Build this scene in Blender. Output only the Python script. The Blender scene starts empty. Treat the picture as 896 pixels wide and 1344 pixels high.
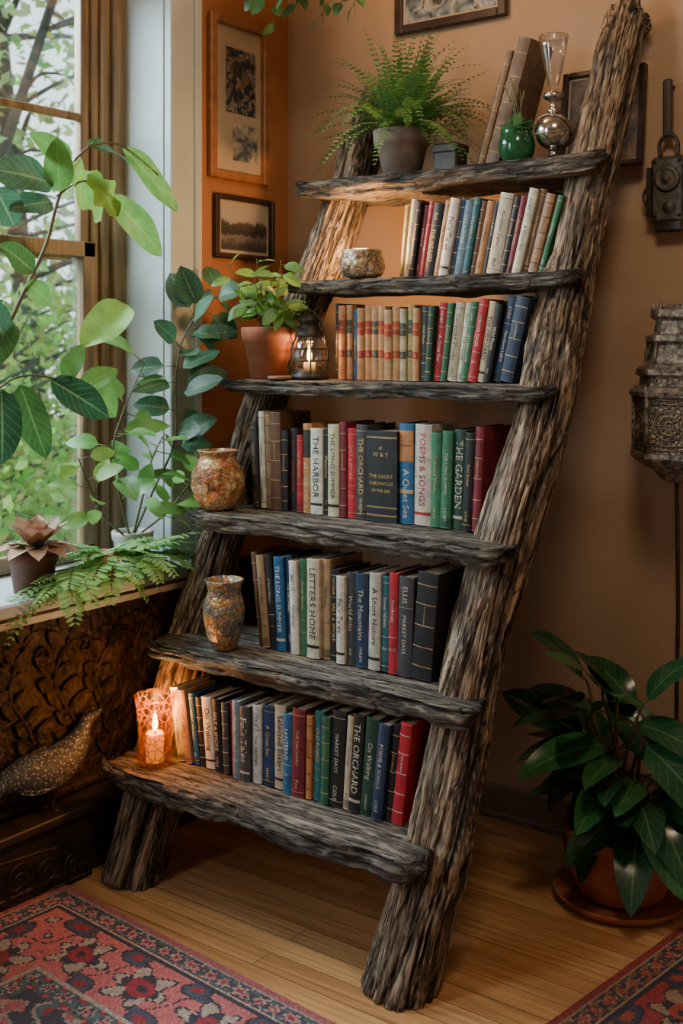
import bpy, math, random
import numpy as np
from mathutils import Vector, Matrix, noise
random.seed(7)
scene = bpy.context.scene
V3 = Vector
pi = math.pi

# ------------------------------------------------------------------ node helper
class G:
    def __init__(s, name, principled=True):
        s.m = bpy.data.materials.new(name); s.m.use_nodes = True
        s.nt = s.m.node_tree; s.nt.nodes.clear()
        s.out = s.node('ShaderNodeOutputMaterial')
        if principled:
            s.b = s.node('ShaderNodeBsdfPrincipled')
            s.L(s.b.outputs[0], s.out.inputs[0])
    def node(s, t, **kw):
        n = s.nt.nodes.new(t)
        for k, v in kw.items(): setattr(n, k, v)
        return n
    def L(s, a, b): s.nt.links.new(a, b)
    def coord(s, kind='Object', scale=(1,1,1), loc=(0,0,0), rot=(0,0,0)):
        tc = s.node('ShaderNodeTexCoord'); mp = s.node('ShaderNodeMapping')
        mp.inputs['Scale'].default_value = scale; mp.inputs['Location'].default_value = loc
        mp.inputs['Rotation'].default_value = rot
        s.L(tc.outputs[kind], mp.inputs[0]); return mp.outputs[0]
    def noise(s, vec, scale=5, detail=4, rough=.55, dist=0):
        n = s.node('ShaderNodeTexNoise')
        n.inputs['Scale'].default_value = scale; n.inputs['Detail'].default_value = detail
        n.inputs['Roughness'].default_value = rough; n.inputs['Distortion'].default_value = dist
        s.L(vec, n.inputs['Vector']); return n.outputs[0]
    def voro(s, vec, scale=5, feature='F1'):
        n = s.node('ShaderNodeTexVoronoi', feature=feature)
        n.inputs['Scale'].default_value = scale; s.L(vec, n.inputs['Vector']); return n
    def ramp(s, fac, stops, interp='LINEAR'):
        n = s.node('ShaderNodeValToRGB'); cr = n.color_ramp; cr.interpolation = interp
        while len(cr.elements) < len(stops): cr.elements.new(.5)
        for e, (p, c) in zip(cr.elements, stops):
            e.position = p; e.color = (*c, 1) if len(c) == 3 else c
        s.L(fac, n.inputs[0]); return n.outputs[0]
    def _set(s, sock, v):
        if hasattr(v, 'is_linked'): s.L(v, sock)
        elif isinstance(v, tuple): sock.default_value = (*v, 1) if len(v) == 3 else v
        else: sock.default_value = v
    def mix(s, fac, a, b, mode='MIX'):
        n = s.node('ShaderNodeMix', data_type='RGBA', blend_type=mode)
        s._set(n.inputs[0], fac); s._set(n.inputs[6], a); s._set(n.inputs[7], b); return n.outputs[2]
    def math(s, op, a, b=0.0, c=None):
        n = s.node('ShaderNodeMath', operation=op)
        s._set(n.inputs[0], a); s._set(n.inputs[1], b)
        if c is not None: s._set(n.inputs[2], c)
        return n.outputs[0]
    def attr(s, name='Col'):
        return s.node('ShaderNodeAttribute', attribute_name=name).outputs[0]
    def bump(s, h, strength=.5, dist=.01):
        n = s.node('ShaderNodeBump'); n.inputs['Strength'].default_value = strength
        n.inputs['Distance'].default_value = dist
        s.L(h, n.inputs['Height']); s.L(n.outputs[0], s.b.inputs['Normal'])
    def base(s, c): s._set(s.b.inputs['Base Color'], c)
    def set(s, **kw):
        for k, v in kw.items(): s._set(s.b.inputs[k.replace('_', ' ')], v)

def simple(name, col, rough=.6, metal=0., var=.25, scale=12, bump=.15):
    g = G(name); v = g.coord()
    n = g.noise(v, scale, 5)
    c2 = tuple(x*(1-var) for x in col); c3 = tuple(min(1, x*(1+var)) for x in col)
    g.base(g.ramp(n, [(.3, c2), (.7, c3)])); g.set(Roughness=rough, Metallic=metal)
    if bump: g.bump(n, bump, .004)
    return g.m

def attr_mat(name, rough=.6, metal=0., scale=300, bump=.2, spec=None):
    g = G(name); v = g.coord(); n = g.noise(v, scale, 3)
    n2 = g.noise(v, 32, 6, .7)
    g.base(g.mix(1., g.attr(), g.ramp(n2, [(.3, (.6,.6,.6)), (.6, (1.05,1.05,1.05)), (.72, (1.4,1.35,1.25))]), 'MULTIPLY'))
    g.set(Roughness=rough, Metallic=metal)
    if bump: g.bump(n, bump, .001)
    return g.m

def wood_mat(name, axis, dark, mid, lite, grey, gmix=(.42,.6)):
    g = G(name)
    sc = {'x': (5, 60, 60), 'z': (52, 52, 5)}[axis]
    v = g.coord(scale=sc); v2 = g.coord(scale=tuple(k*3 for k in sc)); v0 = g.coord()
    n1 = g.noise(v, 1.0, 8, .70, 1.0); n2 = g.noise(v2, 1.2, 4, .6, .4); n0 = g.noise(v0, 7, 4)
    nl = g.noise(g.coord(scale=tuple(k*.75 for k in sc), loc=(3,5,7)), 1.0, 3, .5, .6)
    lines = g.ramp(g.math('ABSOLUTE', g.math('SUBTRACT', nl, .5)), [(.0, (.12,.10,.09)), (.018, (.45,.42,.40)), (.045, (1,1,1))])
    h = g.math('ADD', g.math('MULTIPLY', n1, .6), g.math('MULTIPLY', n2, .4))
    c = g.ramp(h, [(.38, dark), (.45, mid), (.53, lite), (.66, tuple(min(1, k*1.45) for k in lite))])
    cg = g.ramp(h, [(.40, dark), (.47, tuple(k*.45 for k in grey)), (.56, grey), (.7, tuple(k*1.4 for k in grey))])
    c = g.mix(g.ramp(n0, [(gmix[0], (0,0,0)), (gmix[1], (1,1,1))]), c, cg)
    c = g.mix(1., c, lines, 'MULTIPLY')
    c = g.mix(1., c, g.attr(), 'MULTIPLY')
    g.base(c); g.set(Roughness=.82)
    g.bump(g.math('ADD', h, g.math('MULTIPLY', lines, .35)), 1.0, .016)
    return g.m

def leaf_mat(name, rough=.45, trans=.3, vein=.35):
    g = G(name)
    uv = g.node('ShaderNodeTexCoord').outputs['UV']
    sp = g.node('ShaderNodeSeparateXYZ'); g.L(uv, sp.inputs[0])
    au = g.math('ABSOLUTE', g.math('SUBTRACT', sp.outputs[0], .5))
    mid = g.math('LESS_THAN', au, .03)
    sv = g.math('SINE', g.math('MULTIPLY', g.math('SUBTRACT', sp.outputs[1], g.math('MULTIPLY', au, .5)), 52.))
    sv = g.math('GREATER_THAN', sv, .93)
    ve = g.math('MULTIPLY', g.math('MAXIMUM', mid, g.math('MULTIPLY', sv, .5)), vein)
    n = g.noise(g.coord(), 30, 3)
    c = g.mix(1., g.attr(), g.ramp(n, [(.3, (.7,.75,.7)), (.7, (1.15,1.1,1.05))]), 'MULTIPLY')
    c = g.mix(ve, c, (.35,.5,.18))
    g.base(c); g.set(Roughness=rough)
    tr = g.node('ShaderNodeBsdfTranslucent'); g.L(c, tr.inputs[0])
    mx = g.node('ShaderNodeMixShader'); mx.inputs[0].default_value = trans
    g.L(g.b.outputs[0], mx.inputs[1]); g.L(tr.outputs[0], mx.inputs[2]); g.L(mx.outputs[0], g.out.inputs[0])
    return g.m

def emit_mat(name, col, st):
    g = G(name, False); e = g.node('ShaderNodeEmission')
    n = g.noise(g.coord(), 20, 2)
    g.L(g.ramp(n, [(.2, tuple(k*.85 for k in col)), (.8, col)]), e.inputs[0])
    e.inputs[1].default_value = st; g.L(e.outputs[0], g.out.inputs[0]); return g.m

def glass_mat(name, tint=(1,1,1), gloss=.12, rough=.03, dirt=None, da=(.85,.18), edge=.6):
    g = G(name, False)
    t = g.node('ShaderNodeBsdfTransparent'); t.inputs[0].default_value = (*tint, 1)
    gl = g.node('ShaderNodeBsdfGlossy'); gl.inputs['Roughness'].default_value = rough
    lw = g.node('ShaderNodeLayerWeight'); lw.inputs[0].default_value = .35
    f = g.math('ADD', g.math('MULTIPLY', lw.outputs[1], edge), gloss)
    mx = g.node('ShaderNodeMixShader'); g.L(f, mx.inputs[0])
    g.L(t.outputs[0], mx.inputs[1]); g.L(gl.outputs[0], mx.inputs[2]); res = mx.outputs[0]
    if dirt:
        d = g.node('ShaderNodeBsdfDiffuse'); d.inputs[0].default_value = (*dirt, 1)
        n = g.voro(g.coord(), 55, 'DISTANCE_TO_EDGE')
        ff = g.ramp(n.outputs[0], [(.03, (da[0],)*3), (.12, (da[1],)*3)])
        m2 = g.node('ShaderNodeMixShader'); g.L(ff, m2.inputs[0]); g.L(res, m2.inputs[1]); g.L(d.outputs[0], m2.inputs[2]); res = m2.outputs[0]
    g.L(res, g.out.inputs[0]); return g.m

# ------------------------------------------------------------------ mesh helper
class MB:
    def __init__(s): s.v=[]; s.f=[]; s.m=[]; s.c=[]; s.uv=[]; s.sm=[]
    def add(s, V, F, mat=0, col=(1,1,1), M=None, smooth=True, uv=None):
        o = len(s.v)
        if M is not None: V = [M @ V3(p) for p in V]
        s.v.extend([tuple(p) for p in V]); many = isinstance(col, list)
        for i, f in enumerate(F):
            s.f.append(tuple(k+o for k in f)); s.m.append(mat); s.c.append(col[i] if many else col)
            s.sm.append(smooth); s.uv.append([uv[k] for k in f] if uv else None)
    def build(s, name, mats, origin=None, parent=None, matrix=None):
        if matrix is None:
            if origin is None:
                a = np.array(s.v); o = (a.min(0)+a.max(0))/2; o[2] = a[:,2].min(); origin = tuple(o)
            matrix = Matrix.Translation(origin)
        inv = matrix.inverted()
        me = bpy.data.meshes.new(name)
        me.from_pydata([inv @ V3(p) for p in s.v], [], s.f)
        for m in (mats if isinstance(mats, list) else [mats]): me.materials.append(m)
        me.polygons.foreach_set('material_index', s.m)
        me.polygons.foreach_set('use_smooth', s.sm)
        ca = me.color_attributes.new('Col', 'FLOAT_COLOR', 'CORNER')
        cols = []
        for f, c in zip(s.f, s.c): cols.extend([c[0], c[1], c[2], 1.0]*len(f))
        ca.data.foreach_set('color', cols)
        if any(u is not None for u in s.uv):
            ul = me.uv_layers.new(name='UVMap'); us = []
            for f, u in zip(s.f, s.uv):
                for k in range(len(f)): us.extend(u[k] if u else (0., 0.))
            ul.data.foreach_set('uv', us)
        me.update()
        ob = bpy.data.objects.new(name, me); scene.collection.objects.link(ob)
        ob.matrix_world = matrix
        if parent is not None:
            ob.parent = parent; ob.matrix_parent_inverse = Matrix.Translation(parent.location).inverted()
            ob.matrix_basis = matrix
        return ob

def empty(name, loc):
    e = bpy.data.objects.new(name, None); e.location = loc; e.empty_display_size = .1
    scene.collection.objects.link(e); return e

def box(x0,x1,y0,y1,z0,z1):
    V = [(x,y,z) for x in (x0,x1) for y in (y0,y1) for z in (z0,z1)]
    F = [(0,1,3,2),(4,6,7,5),(0,4,5,1),(2,3,7,6),(0,2,6,4),(1,5,7,3)]
    return V, F

def bbox(x0,x1,y0,y1,z0,z1,b=.004):
    V=[]; idx={}
    xs=(x0,x1); ys=(y0,y1); zs=(z0,z1)
    for i in (0,1):
        for j in (0,1):
            for k in (0,1):
                sx=b if i==0 else -b; sy=b if j==0 else -b; sz=b if k==0 else -b
                idx[(i,j,k,'x')]=len(V); V.append((xs[i],ys[j]+sy,zs[k]+sz))
                idx[(i,j,k,'y')]=len(V); V.append((xs[i]+sx,ys[j],zs[k]+sz))
                idx[(i,j,k,'z')]=len(V); V.append((xs[i]+sx,ys[j]+sy,zs[k]))
    F=[]
    for i in (0,1): F.append(tuple(idx[(i,j,k,'x')] for j,k in ((0,0),(0,1),(1,1),(1,0))))
    for j in (0,1): F.append(tuple(idx[(i,j,k,'y')] for i,k in ((0,0),(1,0),(1,1),(0,1))))
    for k in (0,1): F.append(tuple(idx[(i,j,k,'z')] for i,j in ((0,0),(0,1),(1,1),(1,0))))
    for i in (0,1):
        for j in (0,1): F.append((idx[(i,j,0,'x')],idx[(i,j,1,'x')],idx[(i,j,1,'y')],idx[(i,j,0,'y')]))
    for i in (0,1):
        for k in (0,1): F.append((idx[(i,0,k,'x')],idx[(i,1,k,'x')],idx[(i,1,k,'z')],idx[(i,0,k,'z')]))
    for j in (0,1):
        for k in (0,1): F.append((idx[(0,j,k,'y')],idx[(1,j,k,'y')],idx[(1,j,k,'z')],idx[(0,j,k,'z')]))
    for i in (0,1):
        for j in (0,1):
            for k in (0,1): F.append((idx[(i,j,k,'x')],idx[(i,j,k,'y')],idx[(i,j,k,'z')]))
    return V,F

def lathe(prof, n=32, c=(0,0,0), wob=0., seed=0, rot=0.):
    V=[]; F=[]
    for k,(r,z) in enumerate(prof):
        for i in range(n):
            a=2*pi*i/n+rot
            rr=r*(1+wob*noise.noise(V3((math.cos(a)*2+seed,math.sin(a)*2,z*25))))
            V.append((c[0]+rr*math.cos(a),c[1]+rr*math.sin(a),c[2]+z))
    for k in range(len(prof)-1):
        for i in range(n):
            j=(i+1)%n; F.append((k*n+i,k*n+j,(k+1)*n+j,(k+1)*n+i))
    if prof[0][0]>1e-5: F.append(tuple(range(n-1,-1,-1)))
    if prof[-1][0]>1e-5: F.append(tuple(range((len(prof)-1)*n,len(prof)*n)))
    return V,F

def catmull(pts, per=6):
    P=[V3(p) for p in pts]; out=[]
    for i in range(len(P)-1):
        p0=P[max(i-1,0)];p1=P[i];p2=P[i+1];p3=P[min(i+2,len(P)-1)]
        for k in range(per):
            t=k/per
            out.append(.5*((2*p1)+(p2-p0)*t+(2*p0-5*p1+4*p2-p3)*t*t+(3*p1-p0-3*p2+p3)*t**3))
    out.append(P[-1]); return out

def tube(path, rad, n=8):
    P=[V3(p) for p in path]; m=len(P); V=[]; F=[]
    if not isinstance(rad,(list,tuple)): rad=[rad]*m
    up=V3((0,0,1)); d0=(P[1]-P[0]).normalized()
    if abs(d0.dot(up))>.9: up=V3((1,0,0))
    for i in range(m):
        d=(P[min(i+1,m-1)]-P[max(i-1,0)]).normalized()
        s=d.cross(up)
        if s.length<1e-4: s=d.orthogonal()
        s.normalize(); u=s.cross(d); up=u
        for k in range(n):
            a=2*pi*k/n; V.append(P[i]+(s*math.cos(a)+u*math.sin(a))*rad[i])
    for i in range(m-1):
        for k in range(n):
            j=(k+1)%n; F.append((i*n+k,i*n+j,(i+1)*n+j,(i+1)*n+k))
    F.append(tuple(range(n-1,-1,-1))); F.append(tuple(range((m-1)*n,m*n)))
    return V,F

def leaf(mb, base, d, nrm, L, W, curl=.25, fold=.2, shape='ovate', mat=0, col=(.1,.3,.08), nl=7, wave=0.):
    base=V3(base); d=V3(d).normalized(); nrm=V3(nrm)
    n=(nrm-d*nrm.dot(d))
    if n.length<1e-3: n=d.orthogonal()
    n.normalize(); s=d.cross(n); V=[]; F=[]; uv=[]
    ph=random.random()*6
    for i in range(nl+1):
        t=i/nl
        w=2.4*(max(t,.0)**.55)*((1-t)**.75)
        if shape=='lobed': w*=1+.33*math.sin(t*15+1.0)
        if shape=='long': w=2.0*(t**.6)*((1-t)**.6)
        if i==0: w=.04
        if i==nl: w=.0
        w*=W/2
        c=base+d*(L*t*(1-.15*abs(curl)*t))+n*(-curl*L*t*t)
        for a in (-1,-.5,0,.5,1):
            V.append(c+s*(a*w)+n*(fold*abs(a)*w+wave*W*math.sin(ph+t*9)*a*a)); uv.append((a*.5+.5,t))
    for i in range(nl):
        for k in range(4): F.append((i*5+k,i*5+k+1,(i+1)*5+k+1,(i+1)*5+k))
    mb.add(V,F,mat,col,uv=uv)

def jit(c,a=.2):
    k=1+random.uniform(-a,a); return tuple(min(1,x*k*(1+random.uniform(-.06,.06))) for x in c)
def rnd(a,b): return random.uniform(a,b)

# ------------------------------------------------------------------ materials
M_cloth=attr_mat('book_cloth',.55,0,500,.25)
g=G('book_pages'); v=g.coord(scale=(900,4,4)); n=g.noise(v,1,2); g.base(g.ramp(n,[(.35,(.28,.20,.12)),(.65,(.60,.48,.33))])); g.set(Roughness=.85); M_pages=g.m
M_foil=attr_mat('book_foil',.45,.15,100,0)
M_rail=wood_mat('driftwood_bark','z',(.045,.028,.018),(.21,.135,.083),(.50,.37,.25),(.44,.37,.29),(.46,.66))
M_plank=wood_mat('weathered_plank','x',(.035,.024,.017),(.14,.10,.068),(.35,.265,.185),(.33,.29,.245),(.38,.56))
M_leaf=leaf_mat('leaf_green'); M_gloss=leaf_mat('leaf_glossy',.2,.08,.2); M_fern=leaf_mat('fern_green',.55,.35,.1)
M_terra=simple('terracotta',(.36,.12,.06),.75,0,.3,14,.3)
M_soil=simple('soil',(.03,.02,.013),.95,0,.5,60,1)
M_stem=simple('plant_stem',(.10,.09,.035),.6,0,.3,30,.2)
M_iron=simple('aged_iron',(.06,.055,.05),.5,.8,.5,25,.5)
M_brassdk=simple('aged_brass',(.24,.19,.13),.45,.7,.6,30,.6)

# ------------------------------------------------------------------ room shell
RX,RY,RZ=4.3,-4.7,3.1
def wallmat(name,col,col2):
    g=G(name); v=g.coord(); n=g.noise(v,2.2,5); n2=g.noise(v,90,4)
    g.base(g.mix(g.ramp(n,[(.35,(0,0,0)),(.7,(1,1,1))]),col,col2)); g.set(Roughness=.72)
    g.bump(g.math('ADD',n2,g.math('MULTIPLY',n,.5)),.25,.004); return g.m
M_wl=wallmat('terracotta_plaster',(.34,.14,.06),(.40,.175,.08))
M_wb=wallmat('tan_plaster',(.385,.258,.165),(.45,.31,.205))
M_ceil=wallmat('ceiling_paint',(.45,.38,.31),(.5,.42,.35))

def obox(name,mat,*bs,parent=None,bev=None):
    mb=MB()
    for b in bs:
        V,F=(bbox(*b,bev) if bev else box(*b)); mb.add(V,F,smooth=False)
    return mb.build(name,mat,parent=parent)

T=.27
W1=(-1.9,-.62,.80,2.78); W2=(-4.15,-2.75,.80,2.78)
obox('wall_left',M_wl,(-T,0,W1[1],T,0,RZ),(-T,0,W1[0],W1[1],0,W1[2]),(-T,0,W1[0],W1[1],W1[3],RZ),
     (-T,0,W2[1],W1[0],0,RZ),(-T,0,W2[0],W2[1],0,W2[2]),(-T,0,W2[0],W2[1],W2[3],RZ),(-T,0,RY-T,W2[0],0,RZ))
obox('wall_back',M_wb,(0,RX,0,T,0,RZ))
obox('wall_right',M_wb,(RX,RX+T,RY-T,T,0,RZ))
obox('wall_front',M_wb,(0,RX,RY-T,RY,0,RZ))
obox('ceiling',M_ceil,(-T,RX+T,RY-T,T,RZ,RZ+.1))
g=G('oak_floor'); v=g.coord()
br=g.node('ShaderNodeTexBrick'); br.inputs['Scale'].default_value=1; br.inputs['Brick Width'].default_value=1.35
br.inputs['Row Height'].default_value=.072; br.inputs['Mortar Size'].default_value=.0012; br.offset=.37
br.inputs['Color1'].default_value=(.50,.25,.10,1); br.inputs['Color2'].default_value=(.68,.385,.17,1); br.inputs['Mortar'].default_value=(.11,.05,.02,1)
g.L(v,br.inputs['Vector'])
gr=g.noise(g.coord(scale=(1.3,42,1)),1.6,6,.6,.5)
c=g.mix(1.,br.outputs[0],g.ramp(gr,[(.32,(.62,.56,.50)),(.62,(1.1,1.08,1.06))]),'MULTIPLY')
g.base(c); g.set(Roughness=g.ramp(gr,[(.3,(.36,.36,.36)),(.7,(.22,.22,.22))])); g.bump(g.math('SUBTRACT',g.math('MULTIPLY',gr,.2),g.math('MULTIPLY',br.outputs[1],.6)),.3,.002)
obox('floor',g.m,(-T,RX+T,RY-T,T,-.1,0))

M_dkwood=simple('dark_wood_trim',(.04,.028,.022),.5,0,.4,14,.3)
M_basew=simple('tan_baseboard',(.17,.11,.07),.55,0,.15,8,.1)
obox('baseboard_back',M_basew,(.0,RX,-.018,0,0,.10),(.0,RX,-.026,0,0,.02),bev=.003)
obox('baseboard_left',M_dkwood,(0,.10,RY,-.03,0,.17),(0,.118,RY,-.03,.17,.196),(0,.108,RY,-.03,0,.03),bev=.004)

g=G('carved_bronze_panel'); v=g.coord(); n=g.noise(v,9,6); vo=g.voro(v,26,'DISTANCE_TO_EDGE'); n3=g.noise(v,45,5)
g.base(g.ramp(g.math('ADD',g.math('MULTIPLY',n,.7),g.math('MULTIPLY',n3,.3)),[(.36,(.010,.008,.007)),(.5,(.038,.025,.018)),(.66,(.11,.075,.048))])); g.set(Roughness=.5,Metallic=.25)
g.bump(g.math('ADD',n3,g.math('MULTIPLY',vo.outputs[0],.8)),.9,.012); M_panel=g.m
mb=MB(); V,F=box(.0,.012,RY,-.02,.196,.76); mb.add(V,F,smooth=False)
V,F=bbox(.0,.03,RY,-.02,.735,.765,.006); mb.add(V,F,smooth=False)
V,F=bbox(.0,.028,RY,-.02,.20,.225,.006); mb.add(V,F,smooth=False)
random.seed(3)
yy=-2.6
while yy<-.08:
    h=rnd(.4,.50)
    path=catmull([(.014,yy,.22),(.018,yy+.05,.22+h*.35),(.018,yy-.03,.22+h*.7),(.014,yy+.05,.22+h)],6)
    V,F=tube(path,.007,6); mb.add(V,F)
    for k in range(2,len(path)):
        p=path[k]; sd=1 if k%2==0 else -1
        leaf(mb,p,(0,sd*.8,.6+rnd(-.2,.3)),(1,0,0),rnd(.06,.10),.045,curl=-.06,fold=.25,col=(1,1,1),nl=6)
    for (zc,sg) in ((.3,1),(.55,-1)):
        P=[(.020,yy+.085+sg*(.030*(1-t/18))*math.cos(t*.55),.22+zc*.9-.1+(.030*(1-t/18))*math.sin(t*.55)) for t in range(16)]
        V,F=tube(P,.0045,5); mb.add(V,F)
    yy+=.155
mb.build('trim_1',M_panel)

# ------------------------------------------------------------------ windows
M_white=simple('window_white_paint',(.50,.56,.57),.45,0,.06,6,.08)
g=G('golden_pine_frame'); n=g.noise(g.coord(scale=(20,20,1.5)),2,5)
g.base(g.ramp(n,[(.3,(.12,.07,.035)),(.7,(.33,.225,.12))])); g.set(Roughness=.42); g.bump(n,.2,.003); M_pine=g.m
M_pane=glass_mat('window_pane',(.97,1,.99),.03,.02)
def window(name,W):
    y0,y1,z0,z1=W
    e=empty(name,(0,(y0+y1)/2,z0)); R=-.265
    obox('reveal',M_white,(R,.002,y1-.012,y1+.001,z0,z1),(R,.002,y0-.001,y0+.012,z0,z1),(R,.002,y0,y1,z1-.012,z1+.001),parent=e)
    obox('casing',M_white,(0,.028,y1-.008,y1+.13,z0-.02,z1+.13),(0,.028,y0-.13,y0+.008,z0-.02,z1+.13),(0,.03,y0-.13,y1+.13,z1-.008,z1+.13),
         (.02,.04,y1+.10,y1+.13,z0-.02,z1+.13),(.02,.034,y1-.008,y1+.012,z0-.02,z1+.13),parent=e,bev=.004)
    obox('window_sill',M_white,(R,.13,y0-.15,y1+.15,z0-.025,z0+.012),(.0,.025,y0-.13,y1+.13,z0-.085,z0-.025),parent=e,bev=.006)
    fs=[]
    for a,b,c,d in ((0,.05,-.25,-.165),(.05,.085,-.25,-.185),(.085,.11,-.25,-.20)):
        fs.append((c,d,y1-.012-b,y1-.012-a,z0+.012,z1-.012)); fs.append((c,d,y0+.012+a,y0+.012+b,z0+.012,z1-.012))
        fs.append((c,d,y0+.012,y1-.012,z1-.012-b,z1-.012-a))
    obox('jamb_moulding',M_pine,*fs,parent=e,bev=.004)
    zm=1.79; ya=y0+.122; yb=y1-.122
    def sash(nm,za,zb,x,mun,st):
        L=[(x-.018,x+.018,ya,ya+st,za,zb),(x-.018,x+.018,yb-st,yb,za,zb),(x-.018,x+.018,ya,yb,za,za+st),(x-.018,x+.018,ya,yb,zb-st,zb)]
        if mun:
            L.append((x-.012,x+.012,ya,yb,(za+zb)/2-.012,(za+zb)/2+.012))
            L.append((x-.012,x+.012,(ya+yb)/2-.012,(ya+yb)/2+.012,za,zb))
        obox(nm,M_pine,*L,parent=e,bev=.004)
        obox(nm+'_glass',M_pane,(x-.002,x+.002,ya+st*.7,yb-st*.7,za+st*.7,zb-st*.7),parent=e)
    sash('upper_sash',zm-.03,z1-.1,-.235,True,.035)
    sash('lower_sash',z0+.014,zm+.03,-.205,False,.05)
window('window_1',W1); window('added_light_window',W2)  # second window is added out of view to let in more cool light

# ------------------------------------------------------------------ outdoors
garden=empty('garden_trees',(-5,2,-.7))
mb=MB(); V,F=box(-30,-.6,-20,20,-.8,-.7); mb.add(V,F,smooth=False)
mb.build('lawn',simple('lawn',(.12,.22,.06),.9,0,.4,3,.3),parent=garden)
random.seed(11)
M_out=leaf_mat('tree_leaves',.6,.5,.1)
M_bark=simple('tree_bark',(.05,.045,.04),.9,0,.4,12,.8)
def tree(name,base,top,r,blobs,nl,size,tint=(.30,.44,.15)):
    mb=MB(); path=catmull([base,tuple(base[i]*.6+top[i]*.4+rnd(-.1,.1) for i in range(3)),top],8)
    V,F=tube(path,[r*(1-.7*i/len(path)) for i in range(len(path))],10); mb.add(V,F,1)
    for (c,R,dens) in blobs:
        c=V3(c); st=min(path,key=lambda p:(p-c).length+abs(p.z-c.z+.4))
        V,F=tube(catmull([st,(st+c)/2+V3((rnd(-.1,.1),rnd(-.1,.1),.15)),c],5),[r*.3,r*.27,r*.25,r*.22,r*.2,r*.18,r*.15,r*.12,r*.1,r*.08,.01],5); mb.add(V,F,1)
        tone=rnd(.7,1.3)
        for k in range(int(nl*dens)):
            d=V3((random.gauss(0,1),random.gauss(0,1),random.gauss(0,.8)))*R*.5
            p=c+d; dr=V3((rnd(-1,1),rnd(-1,1),rnd(-1,.4))).normalized(); nn=dr.cross(V3((rnd(-1,1),rnd(-1,1),rnd(-1,1)))).normalized()
            if p.z<-.5: p.z=rnd(-.5,-.2)
            s=size*rnd(.6,1.3)
            V=[p,p+dr*s*.5+nn*s*.28,p+dr*s,p+dr*s*.5-nn*s*.28]
            mb.add(V,[(0,1,2,3)],0,tuple(x*tone*rnd(.7,1.3) for x in tint),smooth=False,uv=[(.5,0),(1,.5),(.5,1),(0,.5)])
    return mb.build(name,[M_out,M_bark],parent=garden)
def blobs(n,x,y,z,R,dens=1): return [((rnd(*x),rnd(*y),rnd(*z)),rnd(*R),dens) for _ in range(n)]
tree('near_tree',(-3.3,.1,-.69),(-3.1,2.0,5.0),.06,blobs(14,(-3.6,-2.2),(.1,2.6),(2.2,4.2),(.35,.6)),95,.09,(.33,.48,.16))
tree('far_tree',(-5.6,3.6,-.69),(-5.9,3.0,6),.14,blobs(22,(-7.5,-5),(1.2,5.5),(1.8,5.6),(.6,1.0)),115,.15,(.36,.48,.2))
tree('near_shrub',(-4.2,1.8,-.69),(-4.2,1.9,1.3),.05,blobs(40,(-5.4,-3.2),(.0,4.4),(-.3,1.8),(.4,.7)),150,.10,(.30,.46,.13))
tree('far_shrub',(-7.5,4.5,-.69),(-7.5,4.6,2.3),.08,blobs(28,(-9,-6.5),(1.,8.0),(-.1,2.6),(.7,1.1)),140,.17,(.36,.48,.22))
tree('side_shrub',(-3.2,-2.4,-.69),(-3.2,-2.4,1.3),.05,blobs(12,(-4.5,-2.5),(-4.4,-.6),(-.3,1.3),(.4,.7)),90,.12)

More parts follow.
